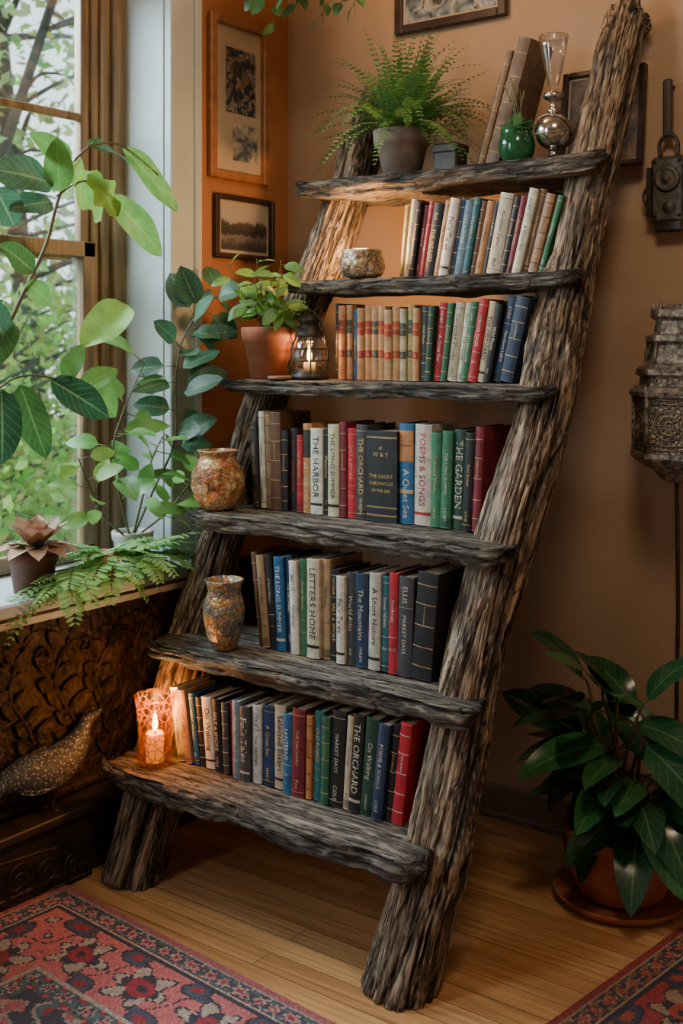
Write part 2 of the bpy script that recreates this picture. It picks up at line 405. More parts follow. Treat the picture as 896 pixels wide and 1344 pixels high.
# ------------------------------------------------------------------ ladder bookshelf
shelf=empty('ladder_bookshelf',(.72,-.9,0))
N=noise.noise
def crack(x,y,z,w): return max(0.,1-abs(N(V3((x,y,z))))/w)
def rail(name,pts,r0,r1,seed,n=150,segs=440):
    P=catmull(pts,max(3,segs//(len(pts)-1))); m=len(P)
    for i in range(m):
        t=i/(m-1); e=min(1,t*8,(1-t)*8)
        P[i]=P[i]+V3((.022*N(V3((t*5.5+seed,0,3))),.014*N(V3((t*5+seed,7,3))),0))*e
    ax=(P[-1]-P[0]).normalized(); s0=ax.cross(V3((0,1,0))).normalized()
    V=[];F=[];C=[];knots=[(rnd(.08,.95),rnd(0,6.28),rnd(.18,.34)) for _ in range(14)]
    for i in range(m):
        t=i/(m-1); s=t*2.6; d=(P[min(i+1,m-1)]-P[max(i-1,0)]).normalized()
        a1=(s0-d*s0.dot(d)).normalized(); a2=d.cross(a1)
        r=r0+(r1-r0)*t
        r*=1+.17*N(V3((seed,s*2.6,2)))+(.12*max(0,1-t*9))
        if t>.985: r*=.93
        for k in range(n):
            a=2*pi*k/n; wob=.35*N(V3((math.cos(a)*1.3+seed,math.sin(a)*1.3,s*2.6)))
            tw=a+.3*math.sin(s*1.6+seed)+wob
            cx,cy=math.cos(tw),math.sin(tw); bx,by=math.cos(a),math.sin(a)
            gsm=.20*N(V3((bx*1.0+seed,by*1.0,s*2.1)))
            gsm+=.10*N(V3((cx*2.3+seed,cy*2.3,s*3.0)))
            c1=crack(cx*3.4+seed,cy*3.4,s*1.5,.11); c2=crack(cx*7.5+seed,cy*7.5+9,s*2.6,.15); c3=crack(cx*15+seed,cy*15+4,s*6.,.20); c4=crack(cx*3+seed,cy*3+5,s*16,.10)
            gate=.5+.5*max(-1,min(1,2*N(V3((bx*1.5,by*1.5+seed,s*2.)))))
            gsm-=.19*c1**1.2+.11*c2*(.4+.6*gate)+.05*c3+.03*c4*gate
            gsm+=.05*N(V3((cx*20,cy*20,s*12)))
            kn=0
            for (kt,ka,kr) in knots:
                dd=math.hypot((t-kt)*2.6/.07,math.atan2(math.sin(a-ka),math.cos(a-ka))/.5)
                if dd<2.2:
                    gsm+=kr*math.exp(-dd*dd*1.4)-.8*kr*math.exp(-dd*dd*10); kn=max(kn,math.exp(-dd*dd*9))
            p=P[i]+(a1*bx+a2*by)*r*(1+gsm)
            if p.z<0: p.z=0
            V.append(p)
            cc=(1-.90*c1**.75)*(1-.65*c2*(.4+.6*gate))*(1-.42*c3)*(1-.7*kn)*(1-.3*c4*gate)
            cc*=1.0+.55*N(V3((cx*4,cy*4,s*5)))
            cc=max(.07,min(1.35,cc))*(.5+.5*min(1,(1-t)*25+.2))*(.78+.22*min(1,t*10))
            C.append(cc)
    cols=[]
    for i in range(m-1):
        for k in range(n):
            j=(k+1)%n; F.append((i*n+k,i*n+j,(i+1)*n+j,(i+1)*n+k)); c=C[i*n+k]; cols.append((c,c*.985,c*.96))
    F.append(tuple(range(n-1,-1,-1))); cols.append((.2,.2,.2))
    o=len(V); V.append(P[-1]+ax*.012)
    for k in range(n): F.append(((m-1)*n+k,(m-1)*n+(k+1)%n,o)); cols.append((.55,.5,.45))
    mb=MB(); mb.add(V,F,0,cols)
    q=ax.to_track_quat('Z','Y').to_matrix().to_4x4()
    return mb.build(name,M_rail,parent=shelf,matrix=Matrix.Translation(P[0])@q)
random.seed(5)
rail('rail_right',[(1.138,-1.005,-.02),(1.187,-.865,.407),(1.218,-.70,.833),(1.252,-.541,1.244),(1.27,-.415,1.56),(1.285,-.293,1.877),(1.318,-.110,2.36),(1.325,-.085,2.43)],.080,.064,3.1)
rail('rail_left',[(.235,-.99,-.02),(.238,-.80,.47),(.236,-.67,.78),(.265,-.53,1.14),(.335,-.39,1.52),(.405,-.25,1.88),(.44,-.14,2.17),(.455,-.09,2.32)],.078,.058,8.7)

def plank(name,x0,x1,yf,yb,zt,th,seed,dx,dxr):
    nx=300; V=[];F=[];C=[]
    my,mz=52,10
    sec=[]
    for i in range(my): sec.append((i/my,1.,'t'))
    for i in range(mz): sec.append((1.,1-i/mz,'b'))
    for i in range(my): sec.append((1-i/my,0.,'u'))
    for i in range(mz): sec.append((0.,i/mz,'f'))
    n=len(sec)
    for i in range(nx+1):
        t=i/nx; xm=x0+(x1-x0)*t
        en=min(t,1-t)*2
        cor=.030*max(0,1-en*12)**2.2
        fr=yf+.030*N(V3((xm*3.2+seed,1,1)))+.012*N(V3((xm*12+seed,5,1)))+cor+.008
        bk=yb+.010*N(V3((xm*4+seed,9,1)))
        taper=min(1,.62+en*9)
        tv=1+.26*N(V3((xm*4.5+seed,3,0)))+.10*N(V3((xm*15+seed,3,0)))
        for (u,w,tag) in sec:
            y=fr+(bk-fr)*u
            xs=xm-dx*u*(1-t)-dxr*u*t
            if en<.06: xs+=.03*N(V3((u*6+seed,w*2,t*2)))*(1-en/.06)
            thk=th*tv*taper*(1+.12*N(V3((xm*11,seed,u*2))))
            z=zt-(1-w)*thk
            c1=crack(xs*1.9+seed,y*24,3,.09); c2=crack(xs*5+seed,y*60,7,.16)
            c=1.
            if tag=='t':
                z+=-.0015-.0045*c1-.002*c2
                c=(1-.7*c1)*(1-.45*c2)*(1.05+.4*N(V3((xs*4,y*12,seed))))
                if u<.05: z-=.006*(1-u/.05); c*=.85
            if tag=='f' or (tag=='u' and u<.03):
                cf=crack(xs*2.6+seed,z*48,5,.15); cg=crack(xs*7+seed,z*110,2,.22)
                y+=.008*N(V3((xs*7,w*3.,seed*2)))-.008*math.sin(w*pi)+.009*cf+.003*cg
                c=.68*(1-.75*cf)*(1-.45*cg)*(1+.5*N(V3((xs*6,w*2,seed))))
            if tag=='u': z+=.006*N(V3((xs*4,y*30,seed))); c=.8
            z-=.008*(max(0,1-en*8))*(1 if tag=='t' else -1)
            V.append((xs,y,z))
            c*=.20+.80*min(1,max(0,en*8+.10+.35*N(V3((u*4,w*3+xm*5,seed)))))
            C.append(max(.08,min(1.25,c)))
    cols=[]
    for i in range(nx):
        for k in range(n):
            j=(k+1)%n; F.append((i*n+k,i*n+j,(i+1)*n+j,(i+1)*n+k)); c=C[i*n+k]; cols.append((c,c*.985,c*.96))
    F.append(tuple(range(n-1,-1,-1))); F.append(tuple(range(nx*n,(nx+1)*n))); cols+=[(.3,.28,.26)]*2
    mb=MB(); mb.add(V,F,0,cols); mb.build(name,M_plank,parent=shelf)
SH=[(.330,1.378,-.395,-.09,2.010,.056,.10),(.384,1.342,-.505,-.20,1.690,.046,.09),(.240,1.348,-.635,-.33,1.391,.044,.11),
    (.232,1.308,-.795,-.48,1.009,.052,.10),(.220,1.300,-.935,-.62,.655,.056,.13),(.182,1.235,-1.072,-.75,.337,.062,.10)]
for i,s in enumerate(SH): plank('shelf_board_%d'%(i+1),s[0],s[1],s[2],s[3],s[4]+.001,s[5],i*7.3+1,.03,s[6])

# ------------------------------------------------------------------ books
_g={}
def glyph(s):
    if s in _g: return _g[s]
    cu=bpy.data.curves.new('t','FONT'); cu.body=s; cu.resolution_u=2; cu.align_x='CENTER'; cu.align_y='CENTER'; cu.size=1
    ob=bpy.data.objects.new('t',cu); scene.collection.objects.link(ob)
    dg=bpy.context.evaluated_depsgraph_get(); dg.update()
    me=bpy.data.meshes.new_from_object(ob.evaluated_get(dg))
    V=[tuple(v.co) for v in me.vertices]; F=[tuple(p.vertices) for p in me.polygons]
    xs=[v[0] for v in V]; ys=[v[1] for v in V]
    r=(V,F,max(xs)-min(xs),(max(xs)+min(xs))/2,(max(ys)+min(ys))/2,max(ys)-min(ys))
    bpy.data.objects.remove(ob); bpy.data.curves.remove(cu); bpy.data.meshes.remove(me)
    _g[s]=r; return r
TITLES=['THE GARDEN','A Short History','OLD ROADS','WINTER TALES','A Quiet Sea','POEMS & SONGS','Wild Plants','Selected Essays','THE ORCHARD','Memories','RIVER SONGS','World Atlas','LETTERS HOME','Folk Tales','NIGHT WOODS','The Mountains','THE HARBOR','Collected Works','STONE & TREE','Field Botany',
 'THE LONG SUMMER','House of Birds','LANTERNS','The Carpenter','SALT & SMOKE','Northern Lights','THE WEAVER','Seven Islands','MARKET DAYS','On Walking']
AUTH=['MORROW','ELLIS','HART','LANE','WREN','ASHBY','COLE','THORNE','Bell','Fox']
GOLD=(.55,.38,.16); CRM=(.58,.52,.40); BLK=(.035,.028,.022); WHT=(.64,.61,.55); RDT=(.40,.03,.02)
def add_book(mb,X,Y,Z,w,h,dp,t,col,tcol,style=0):
    b=min(.005,w*.18); c=.0025; N_=8
    def arc(x): return -b*(1-(2*(x/w)-1)**2)
    ct,st=math.cos(t),math.sin(t); lift=max(0,w*st)
    def T(p): 
        x,y,z=p; return (X+x*ct+z*st,Y+y,Z+lift-x*st+z*ct)
    outer=[(0,dp)]+[(w*i/N_,arc(w*i/N_)) for i in range(N_+1)]+[(w,dp)]
    inner=[(c,dp)]+[(c+(w-2*c)*i/N_,c+.001) for i in range(N_+1)]+[(w-c,dp)]
    m=len(outer); V=[];F=[]
    for z in (0,h):
        V+=[(x,y,z) for x,y in outer]; V+=[(x,y,z) for x,y in inner]
    for i in range(m-1):
        F.append((i,i+1,2*m+i+1,2*m+i)); F.append((m+i+1,m+i,3*m+i,3*m+i+1))
        F.append((2*m+i,2*m+i+1,3*m+i+1,3*m+i)); F.append((i+1,i,m+i,m+i+1))
    F.append((0,2*m,3*m,m)); F.append((m-1,2*m-1,4*m-1,3*m-1))
    mb.add([T(p) for p in V],F,0,col,smooth=False)
    V,F=box(c*.9,w-c*.9,.003,dp-.003,.003,h-.004); mb.add([T(p) for p in V],F,1,smooth=False)
    def band(z0,z1,cc,mat=2,off=.0006):
        V=[];F=[]
        for i in range(N_+1):
            x=w*i/N_; y=arc(x)-off; V+=[(x,y,z0),(x,y,z1)]
        for i in range(N_): F.append((2*i,2*i+2,2*i+3,2*i+1))
        mb.add([T(p) for p in V],F,mat,cc,smooth=False)
    def text(s,zc,length,hmax,cc,horiz=False):
        V,F,W,cx,cy,H=glyph(s)
        sc=min(length/W,hmax/H); out=[]
        for (x,y,_) in V:
            x=(x-cx)*sc; y=(y-cy)*sc
            lx,lz=(w/2+x,zc+y) if horiz else (w/2+y,zc-x)
            lx=min(max(lx,.0005),w-.0005)
            out.append(T((lx,arc(lx)-.0010,lz)))
        mb.add(out,F,2,cc,smooth=False)
    ti=random.choice(TITLES); au=random.choice(AUTH)
    worn=tuple(min(1,k*1.5+.03) for k in col)
    band(0,.0022,worn,0,.0003); band(h-.0022,h,worn,0,.0003)
    if style==0:
        q=random.random()
        if q<.4:
            text(ti,h*.56,h*rnd(.4,.6),w*rnd(.34,.5),tcol)
            if w>.014: text(au,h*.14,h*.16,w*.28,tcol)
        elif q<.75:
            text(au,h*.82,h*.2,w*.32,tcol); text(ti,h*.42,h*rnd(.35,.5),w*rnd(.3,.5),tcol)
            band(h*.69,h*.694,tcol)
        else:
            text(ti,h*.62,h*.38,w*.4,tcol); band(h*.36,h*.365,tcol)
            if w>.02: text(au,h*.24,w*.8,h*.03,tcol,True)
        if random.random()<.5: band(h*.93,h*.936,tcol); band(h*.055,h*.061,tcol)
        if random.random()<.3: band(h*.012,h*.10,tuple(k*.5 for k in col),0,.0004)
    elif style==1:
        lc=random.choice([(.34,.03,.02),(.05,.07,.05),(.28,.05,.02),(.38,.05,.02)])
        band(h*.62,h*.80,lc); band(h*.30,h*.40,lc)
        for z in (.1,.12,.28,.42,.6,.82,.93): band(h*z,h*z+.0016,GOLD,2,.0012)
        text(au,h*.71,w*.85,h*.05,GOLD,True); text('12',h*.35,w*.6,h*.04,GOLD,True); text('*',h*.5,w*.5,h*.05,GOLD,True)
    elif style==2:
        text('THE GREAT',h*.50,w*.78,h*.06,GOLD,True); text('CHRONICLES',h*.42,w*.78,h*.06,GOLD,True)
        text('OF THE SEA',h*.34,w*.6,h*.05,GOLD,True); text('W & Y',h*.74,w*.5,h*.10,GOLD,True); text('*',h*.81,w*.35,h*.05,GOLD,True)
        for z in (.06,.07,.92,.93,.15,.16): band(h*z,h*z+.0014,GOLD)
    elif style==3:
        band(h*.62,h*.93,tcol,0); band(h*.30,h*.34,GOLD); text(ti,h*.3,h*.5,w*.5,CRM); text(au,h*.78,w*.8,h*.06,BLK,True)
    elif style==4:
        text(ti,h*.55,h*.72,w*.6,tcol); band(h*.10,h*.13,tcol)
    elif style==5:
        for z in (.12,.3,.5,.7,.88): band(h*z,h*z+.002,tcol,2,.0014)
        if w>.012: text(ti,h*.6,h*.17,w*.4,tcol)
cr=(.52,.44,.31); wh=(.62,.58,.50); bk=(.014,.014,.016); nv=(.02,.04,.095); bl=(.02,.12,.27); rd=(.46,.02,.035); gn=(.035,.15,.07)
br_=(.15,.07,.035); tn=(.38,.23,.12); dg=(.045,.047,.05); te=(.025,.14,.16); mr=(.17,.015,.03); og=(.50,.21,.07); dgn=(.015,.06,.038)
bg=(.14,.20,.26); ol=(.30,.24,.08)
def row(name,z,xa,xb,ys,dp,spec):
    spec=[(q[0],q[1],q[2],q[3]+rnd(-.007,.007),q[4],q[5]) for q in spec]
    gaps=0; prev=None
    def gap(p,q): return max(0,min(p[3],q[3])*(math.tan(math.radians(p[4]))-math.tan(math.radians(q[4]))))*.92
    for q in spec:
        if prev: gaps+=gap(prev,q)
        prev=q
    tot=sum(q[2]/math.cos(math.radians(q[4])) for q in spec); k=(xb-xa-gaps-.0006*len(spec))/tot
    mb=MB(); x=xa; prev=None
    for q in spec:
        if prev: x+=gap(prev,q)
        t=math.radians(q[4]); w=q[2]*k
        add_book(mb,x,ys+rnd(-.009,.009),z,w-.0004,q[3],dp+rnd(-.015,.0),t,jit(q[0],.15),q[1],q[5])
        x+=w/math.cos(t)+.0006; prev=q
    return mb.build(name,[M_cloth,M_pages,M_foil])
random.seed(21)
row('books',.3385,.355,1.095,-.918,.13,[
 (cr,BLK,20,.205,-9,0),(tn,BLK,16,.195,-9,0),(bl,WHT,13,.19,-8,0),(bk,GOLD,14,.185,-7,5),(wh,BLK,24,.195,-6,4),(bk,CRM,18,.19,-4,0),(dg,CRM,14,.185,-3,5),
 (rd,GOLD,11,.19,-2,0),(bg,WHT,17,.205,-1,0),(dg,CRM,22,.20,-1,4),(wh,BLK,20,.21,0,0),(nv,GOLD,26,.21,0,0),(cr,BLK,24,.215,0,4),(bl,WHT,20,.21,0,0),
 (mr,GOLD,26,.22,1,0),(og,BLK,12,.215,1,5),(te,GOLD,18,.23,2,0),(gn,GOLD,16,.225,2,5),(bk,CRM,27,.232,3,0),(cr,BLK,12,.23,4,0),(bk,CRM,22,.238,4,4),(dgn,CRM,24,.24,5,0),(nv,CRM,20,.242,6,0),(bk,GOLD,14,.242,6,5),(rd,WHT,20,.248,7,5)])
row('books',.6565,.53,1.103,-.79,.15,[
 (br_,GOLD,13,.255,-7,5),(tn,BLK,18,.25,-6,0),(bk,CRM,16,.255,-5,0),(bl,WHT,22,.26,-3,4),(nv,CRM,14,.255,-2,0),(wh,BLK,18,.255,-2,0),(gn,GOLD,18,.26,-1,0),(cr,BLK,28,.262,0,4),
 (tn,BLK,18,.26,0,0),(bk,GOLD,20,.245,0,0),(wh,BLK,18,.235,0,4),(dg,CRM,20,.24,0,0),(nv,CRM,28,.245,0,0),(wh,BLK,24,.25,1,4),(te,WHT,18,.245,1,0),(rd,WHT,18,.25,1,0),(dg,CRM,30,.245,2,0),(bk,GOLD,40,.275,5,5)])
row('books',1.0105,.375,1.142,-.62,.15,[
 (dg,GOLD,12,.26,-3,0),(wh,BLK,12,.28,-2,0),(tn,BLK,14,.27,-2,5),(br_,GOLD,22,.285,-1,5),(bk,GOLD,14,.24,0,5),(bk,RDT,16,.235,0,0),(rd,GOLD,12,.225,0,0),(og,BLK,18,.26,0,3),(wh,BLK,24,.24,0,4),
 (bk,GOLD,13,.25,0,0),(cr,BLK,22,.255,0,4),(mr,GOLD,13,.265,0,5),(rd,GOLD,18,.25,0,0),(dg,GOLD,22,.255,0,0),(bk,GOLD,58,.252,0,2),(bl,og,26,.268,0,3),(wh,RDT,30,.27,1,4),(gn,GOLD,18,.25,1,0),(gn,CRM,18,.255,2,0),(dgn,CRM,20,.262,2,4),(bk,GOLD,16,.262,3,0),(mr,GOLD,14,.265,3,5)])
lab=(.48,.26,.12)
row('books',1.3925,.572,1.168,-.48,.14,[(bk,GOLD,9,.225,0,5),(og,GOLD,16,.215,0,1),(lab,GOLD,14,.215,0,1),(bl,GOLD,10,.21,0,0)]+[(random.choice([lab,(.44,.22,.09),(.50,.31,.16)]),GOLD,17,.208,0,1) for _ in range(6)]+
 [(cr,RDT,14,.205,0,1),(ol,GOLD,16,.21,1,1),(lab,GOLD,14,.21,1,1),(dg,CRM,14,.21,2,0),(dgn,GOLD,13,.215,4,5),(rd,WHT,18,.215,6,0),(gn,GOLD,12,.215,7,5),(cr,BLK,20,.225,8,0),(wh,BLK,13,.22,8,0),(gn,CRM,15,.225,9,0),(rd,CRM,18,.225,10,0),(cr,BLK,14,.22,10,4),(bk,CRM,14,.22,11,0),(nv,CRM,20,.225,12,0),(nv,GOLD,26,.225,13,5)])
row('books',1.6915,.712,1.188,-.355,.13,[(ol,BLK,13,.215,6,0),(cr,BLK,15,.23,7,0),(bk,GOLD,13,.225,8,5),(mr,CRM,12,.22,9,0),(rd,CRM,12,.225,10,0),(bk,GOLD,26,.225,10,0),(tn,BLK,16,.22,11,0),(wh,BLK,22,.23,11,4),(nv,GOLD,13,.225,11,5),(bg,WHT,20,.225,11,0),(te,GOLD,16,.225,11,0),(br_,GOLD,13,.22,11,5),
 (og,BLK,18,.22,12,0),(bk,CRM,13,.215,12,0),(cr,BLK,32,.225,12,0),(bk,GOLD,14,.22,13,5),(mr,GOLD,14,.22,13,0),(wh,BLK,20,.235,14,0),(br_,GOLD,16,.23,14,0),(tn,BLK,20,.225,15,5),(gn,WHT,12,.215,17,0)])

# ------------------------------------------------------------------ mosaic vases, candles
def mosaic(name,a,b,c_,sc=75):
    g=G(name); v=g.coord(); wv=g.node('ShaderNodeVectorMath',operation='ADD')
    nz=g.node('ShaderNodeTexNoise'); nz.inputs['Scale'].default_value=30; g.L(v,nz.inputs['Vector'])
    ms=g.node('ShaderNodeVectorMath',operation='SCALE'); g.L(nz.outputs['Color'],ms.inputs[0]); ms.inputs['Scale'].default_value=.018
    g.L(v,wv.inputs[0]); g.L(ms.outputs[0],wv.inputs[1]); vv=wv.outputs[0]
    vo=g.voro(vv,sc); ed=g.voro(vv,sc,'DISTANCE_TO_EDGE'); n=g.noise(v,40,6,.65)
    col=g.ramp(g.noise(v,24,6,.7),[(.36,a),(.5,b),(.62,c_)])
    vc=g.mix(.18,col,vo.outputs[1],'OVERLAY')
    e=g.ramp(ed.outputs[0],[(.01,(.16,.13,.1)),(.06,(1,1,1))])
    g.base(g.mix(1.,vc,e,'MULTIPLY')); g.set(Roughness=.3,Metallic=.3); g.bump(g.math('ADD',n,ed.outputs[0]),.7,.006); return g.m
M_mos=mosaic('gold_mosaic_glaze',(.16,.08,.05),(.66,.30,.12),(.85,.66,.42),55)
M_mos2=mosaic('teal_gold_mosaic_glaze',(.07,.14,.17),(.32,.24,.16),(.70,.34,.10),60)
def vase(name,c,prof,mat,wob=.05):
    mb=MB(); V,F=lathe(prof,40,c,wob,c[0]*9); mb.add(V,F); return mb.build(name,mat)
vase('mosaic_vase',(.318,-.722,1.0105),[(.036,0),(.05,.006),(.068,.034),(.078,.07),(.076,.105),(.062,.138),(.052,.150),(.051,.158),(.058,.170),(.060,.174),(.055,.175),(.046,.160),(.046,.15),(.06,.11),(.05,.05),(.0,.02)],M_mos)
vase('mosaic_vase',(.476,-.868,.6565),[(.030,0),(.034,.004),(.046,.035),(.057,.085),(.057,.115),(.049,.145),(.044,.158),(.048,.178),(.054,.190),(.051,.192),(.042,.172),(.039,.155),(.045,.11),(.04,.05),(.0,.02)],M_mos2)
M_flame=emit_mat('flame',(1,.58,.18),34)
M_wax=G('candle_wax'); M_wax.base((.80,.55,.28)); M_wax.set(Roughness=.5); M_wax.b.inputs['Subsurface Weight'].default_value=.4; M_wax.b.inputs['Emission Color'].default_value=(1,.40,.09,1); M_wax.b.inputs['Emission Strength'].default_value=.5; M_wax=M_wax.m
M_glassc=glass_mat('amber_hammered_glass',(1,.82,.55),.02,.2,(.30,.13,.04),(.36,.0),.3)
M_clear=glass_mat('clear_glass',(.97,.98,1),.05,.02)
def flame(mb,c,s=1):
    V,F=lathe([(.0005,0),(.005*s,.006*s),(.007*s,.014*s),(.005*s,.026*s),(.0025*s,.036*s),(.0004,.046*s)],12,c); mb.add(V,F,2)
def plight(name,loc,w,col=(1,.5,.18),r=.02):
    l=bpy.data.lights.new(name,'POINT'); l.energy=w; l.color=col; l.shadow_soft_size=r
    o=bpy.data.objects.new(name,l); o.location=loc; scene.collection.objects.link(o); return o
cx,cy,cz=.327,-.985,.3385
mb=MB(); V,F=lathe([(.03,.0),(.045,.002),(.050,.02),(.047,.06),(.046,.1),(.050,.15),(.057,.192),(.055,.194),(.048,.15),(.044,.1),(.045,.06),(.046,.02),(.03,.008),(.0,.006)],24,(cx,cy,cz),.04); mb.add(V,F,0)
V,F=lathe([(.024,.010),(.025,.014),(.024,.085),(.021,.09),(.012,.086),(.0,.085)],24,(cx,cy,cz)); mb.add(V,F,1)
V,F=tube([(cx,cy,cz+.083),(cx,cy,cz+.095)],.001,6); mb.add(V,F,3)
flame(mb,(cx,cy,cz+.093),1.25); mb.build('candle_in_glass_jar',[M_glassc,M_wax,M_flame,M_soil])
plight('candle_light',(cx,cy,cz+.165),4.4,r=.012)
cx,cy,cz=.632,-.43,1.6915
mb=MB(); V,F=lathe([(.035,0),(.058,.008),(.068,.03),(.066,.055),(.058,.072),(.061,.084),(.058,.085),(.053,.073),(.060,.055),(.060,.032),(.05,.014),(.0,.008)],40,(cx,cy,cz),.04); mb.add(V,F,0)
V,F=lathe([(.02,.01),(.021,.026),(.0,.026)],18,(cx,cy,cz)); mb.add(V,F,1); flame(mb,(cx,cy,cz+.027),.8)
mb.build('metallic_tealight_bowl',[mosaic('silver_copper_glaze',(.05,.07,.07),(.38,.24,.12),(.75,.66,.52),45),M_wax,M_flame])
plight('tealight_light',(cx-.03,cy+.03,cz+.125),10,r=.02)
cx,cy,cz=.515,-.535,1.3925
mb=MB()
V,F=lathe([(.056,0),(.058,.006),(.056,.014),(.048,.02),(.046,.03),(.0,.03)],28,(cx,cy,cz)); mb.add(V,F,0)
V,F=lathe([(.044,.03),(.054,.05),(.055,.075),(.047,.105),(.036,.125),(.034,.125),(.045,.104),(.052,.075),(.051,.05),(.041,.032)],28,(cx,cy,cz)); mb.add(V,F,1)
V,F=lathe([(.040,.122),(.043,.128),(.040,.14),(.030,.15),(.028,.165),(.034,.170),(.033,.178),(.018,.19),(.0,.194)],28,(cx,cy,cz)); mb.add(V,F,0)
for a in range(6):
    an=a*pi/3+.2; ca,sa=math.cos(an),math.sin(an)
    V,F=tube(catmull([(cx+ca*.052,cy+sa*.052,cz+.012),(cx+ca*.061,cy+sa*.061,cz+.06),(cx+ca*.056,cy+sa*.056,cz+.1),(cx+ca*.04,cy+sa*.04,cz+.13)],4),.0022,6); mb.add(V,F,0)
for zz,rr in ((.055,.0605),(.09,.0575)):
    V,F=tube([(cx+math.cos(k*pi/12)*rr,cy+math.sin(k*pi/12)*rr,cz+zz) for k in range(25)],.0018,5); mb.add(V,F,0)
V,F=tube(catmull([(cx-.06,cy,cz+.07),(cx-.062,cy-.01,cz+.14),(cx-.03,cy-.02,cz+.20),(cx+.03,cy-.02,cz+.20),(cx+.062,cy-.01,cz+.14),(cx+.06,cy,cz+.07)],5),.0018,5); mb.add(V,F,0)
V,F=lathe([(.018,.03),(.018,.05),(.0,.05)],16,(cx,cy,cz)); mb.add(V,F,2); 
V,F=lathe([(.0005,.052),(.006,.06),(.008,.07),(.004,.088),(.0004,.1)],12,(cx,cy,cz)); mb.add(V,F,3)
mb.build('storm_lantern',[M_iron,M_clear,M_wax,M_flame])
plight('lantern_light',(cx,cy-.0,cz+.108),1.8,r=.01)

# ------------------------------------------------------------------ pots & plants
def pot_mesh(mb,c,rt,rb,h,mat=0,soil=1,rim=.018,n=36):
    x,y,z=c; V,F=lathe([(rb,0),(rb+(rt-rb)*.7,h-rim*1.6),(rt,h-rim*1.5),(rt+.003,h-.003),(rt,h),(rt-.008,h),(rt-.012,h-.012),(rt-.02,h-.02)],n,c,.01); mb.add(V,F,mat)
    V,F=lathe([(rt-.014,h-.018),(rt*.5,h-.012),(.0,h-.010)],n,c,.05); mb.add(V,F,soil)
GR=(.055,.17,.045); LG=(.22,.44,.09); DGc=(.02,.085,.04); BG=(.05,.15,.085)
cam_n=V3((.72,-.6,.3))
def stemleaves(mb,path,n,L,W,col,spread=.9,t0=.25,mat=0,stem=2,sr=.004,curl=(.1,.4),shape='ovate',petiole=.03,droop=.2,ymax=None,facing=.6):
    P=catmull(path,8); V,F=tube(P,[sr*(1-.6*i/len(P)) for i in range(len(P))],6); mb.add(V,F,stem)
    for k in range(n):
        t=t0+(1-t0)*(k+.5)/n; i=min(int(t*(len(P)-1)),len(P)-2); p=P[i]; ax=(P[i+1]-P[i]).normalized()
        az=k*2.4+rnd(-.4,.4); s=ax.orthogonal().normalized(); u=ax.cross(s)
        o=(s*math.cos(az)+u*math.sin(az))
        d=(o*spread+ax*rnd(.2,.7)+V3((0,0,-droop+rnd(-.15,.15)))).normalized()
        if p.x+d.x*L<.03 and p.x<.4: d.x=abs(d.x)*.5; d.normalize()
        q=p+d*petiole*rnd(.6,1.5)
        if ymax is not None and q.y+d.y*L>ymax: d.y=-abs(d.y)*.5; d.normalize(); q=p+d*petiole
        V,F=tube([p,q],.0015,4); mb.add(V,F,stem)
        nn=(cam_n*facing+V3((rnd(-.5,.5),rnd(-.5,.5),rnd(.2,1))))
        leaf(mb,q,d,nn,L*rnd(.7,1.15),W*rnd(.75,1.1),curl=rnd(*curl),fold=rnd(.05,.3),shape=shape,mat=mat,col=jit(col,.25),wave=.04)
random.seed(31)
mb=MB(); pot_mesh(mb,(.03,-1.47,.812),.075,.055,.13,3,1)
st=catmull([(.03,-1.47,.92),(.08,-1.46,1.15),(.12,-1.38,1.42),(.14,-1.30,1.6),(.14,-1.21,1.76),(.14,-1.17,1.88),(.14,-1.12,1.99),(.15,-1.05,2.06)],8)
V,F=tube(st,[.007*(1-.5*i/len(st)) for i in range(len(st))],8); mb.add(V,F,2)
st2=catmull([(.14,-1.05,2.055),(.15,-.97,2.07),(.15,-.90,2.05),(.15,-.8,2.0)],5); V,F=tube(st2,.003,6); mb.add(V,F,2)
st3=catmull([(.14,-1.17,1.9),(.15,-1.08,1.95),(.15,-.97,1.91)],5); V,F=tube(st3,.003,6); mb.add(V,F,2)
st4=catmull([(.10,-1.42,1.3),(.14,-1.33,1.40),(.15,-1.22,1.41),(.15,-1.1,1.37)],5); V,F=tube(st4,.003,6); mb.add(V,F,2)
def vl(by,bz,ty,tz,w,col,shape='ovate',x=.15,nn=None,curl=.15):
    d=V3((rnd(-.02,.04),ty-by,tz-bz)); L=d.length
    leaf(mb,(x,by,bz),d,(nn or cam_n)+V3((rnd(-.3,.3),rnd(-.3,.3),rnd(-.2,.5))),L,w,curl=curl,fold=rnd(.1,.3),shape=shape,mat=0,col=col,nl=12,wave=.06)
MG=(.13,.34,.08)
vl(-1.07,2.055,-.87,2.05,.09,jit(GR)); vl(-.94,2.06,-.69,1.90,.085,MG); vl(-1.135,1.99,-.97,1.85,.12,(.24,.48,.10),'lobed')
vl(-.99,1.92,-.74,1.75,.09,MG); vl(-1.17,1.91,-1.21,2.05,.08,MG); vl(-1.19,1.93,-1.40,1.97,.12,BG); vl(-1.2,1.88,-1.34,1.86,.08,BG)
vl(-.90,1.61,-1.08,1.50,.12,(.28,.54,.11),x=.13); vl(-1.20,1.40,-1.0,1.285,.09,DGc); vl(-1.30,1.39,-1.23,1.18,.09,GR); vl(-1.36,1.38,-1.34,1.17,.10,DGc)
vl(-1.26,1.69,-1.36,1.76,.08,GR); vl(-1.28,1.66,-1.17,1.60,.06,MG); vl(-1.34,1.5,-1.44,1.62,.09,BG); vl(-1.33,1.56,-1.42,1.44,.09,GR); vl(-1.07,1.97,-.96,1.86,.08,(.2,.42,.08),'lobed'); vl(-1.13,2.0,-1.26,2.06,.07,MG)
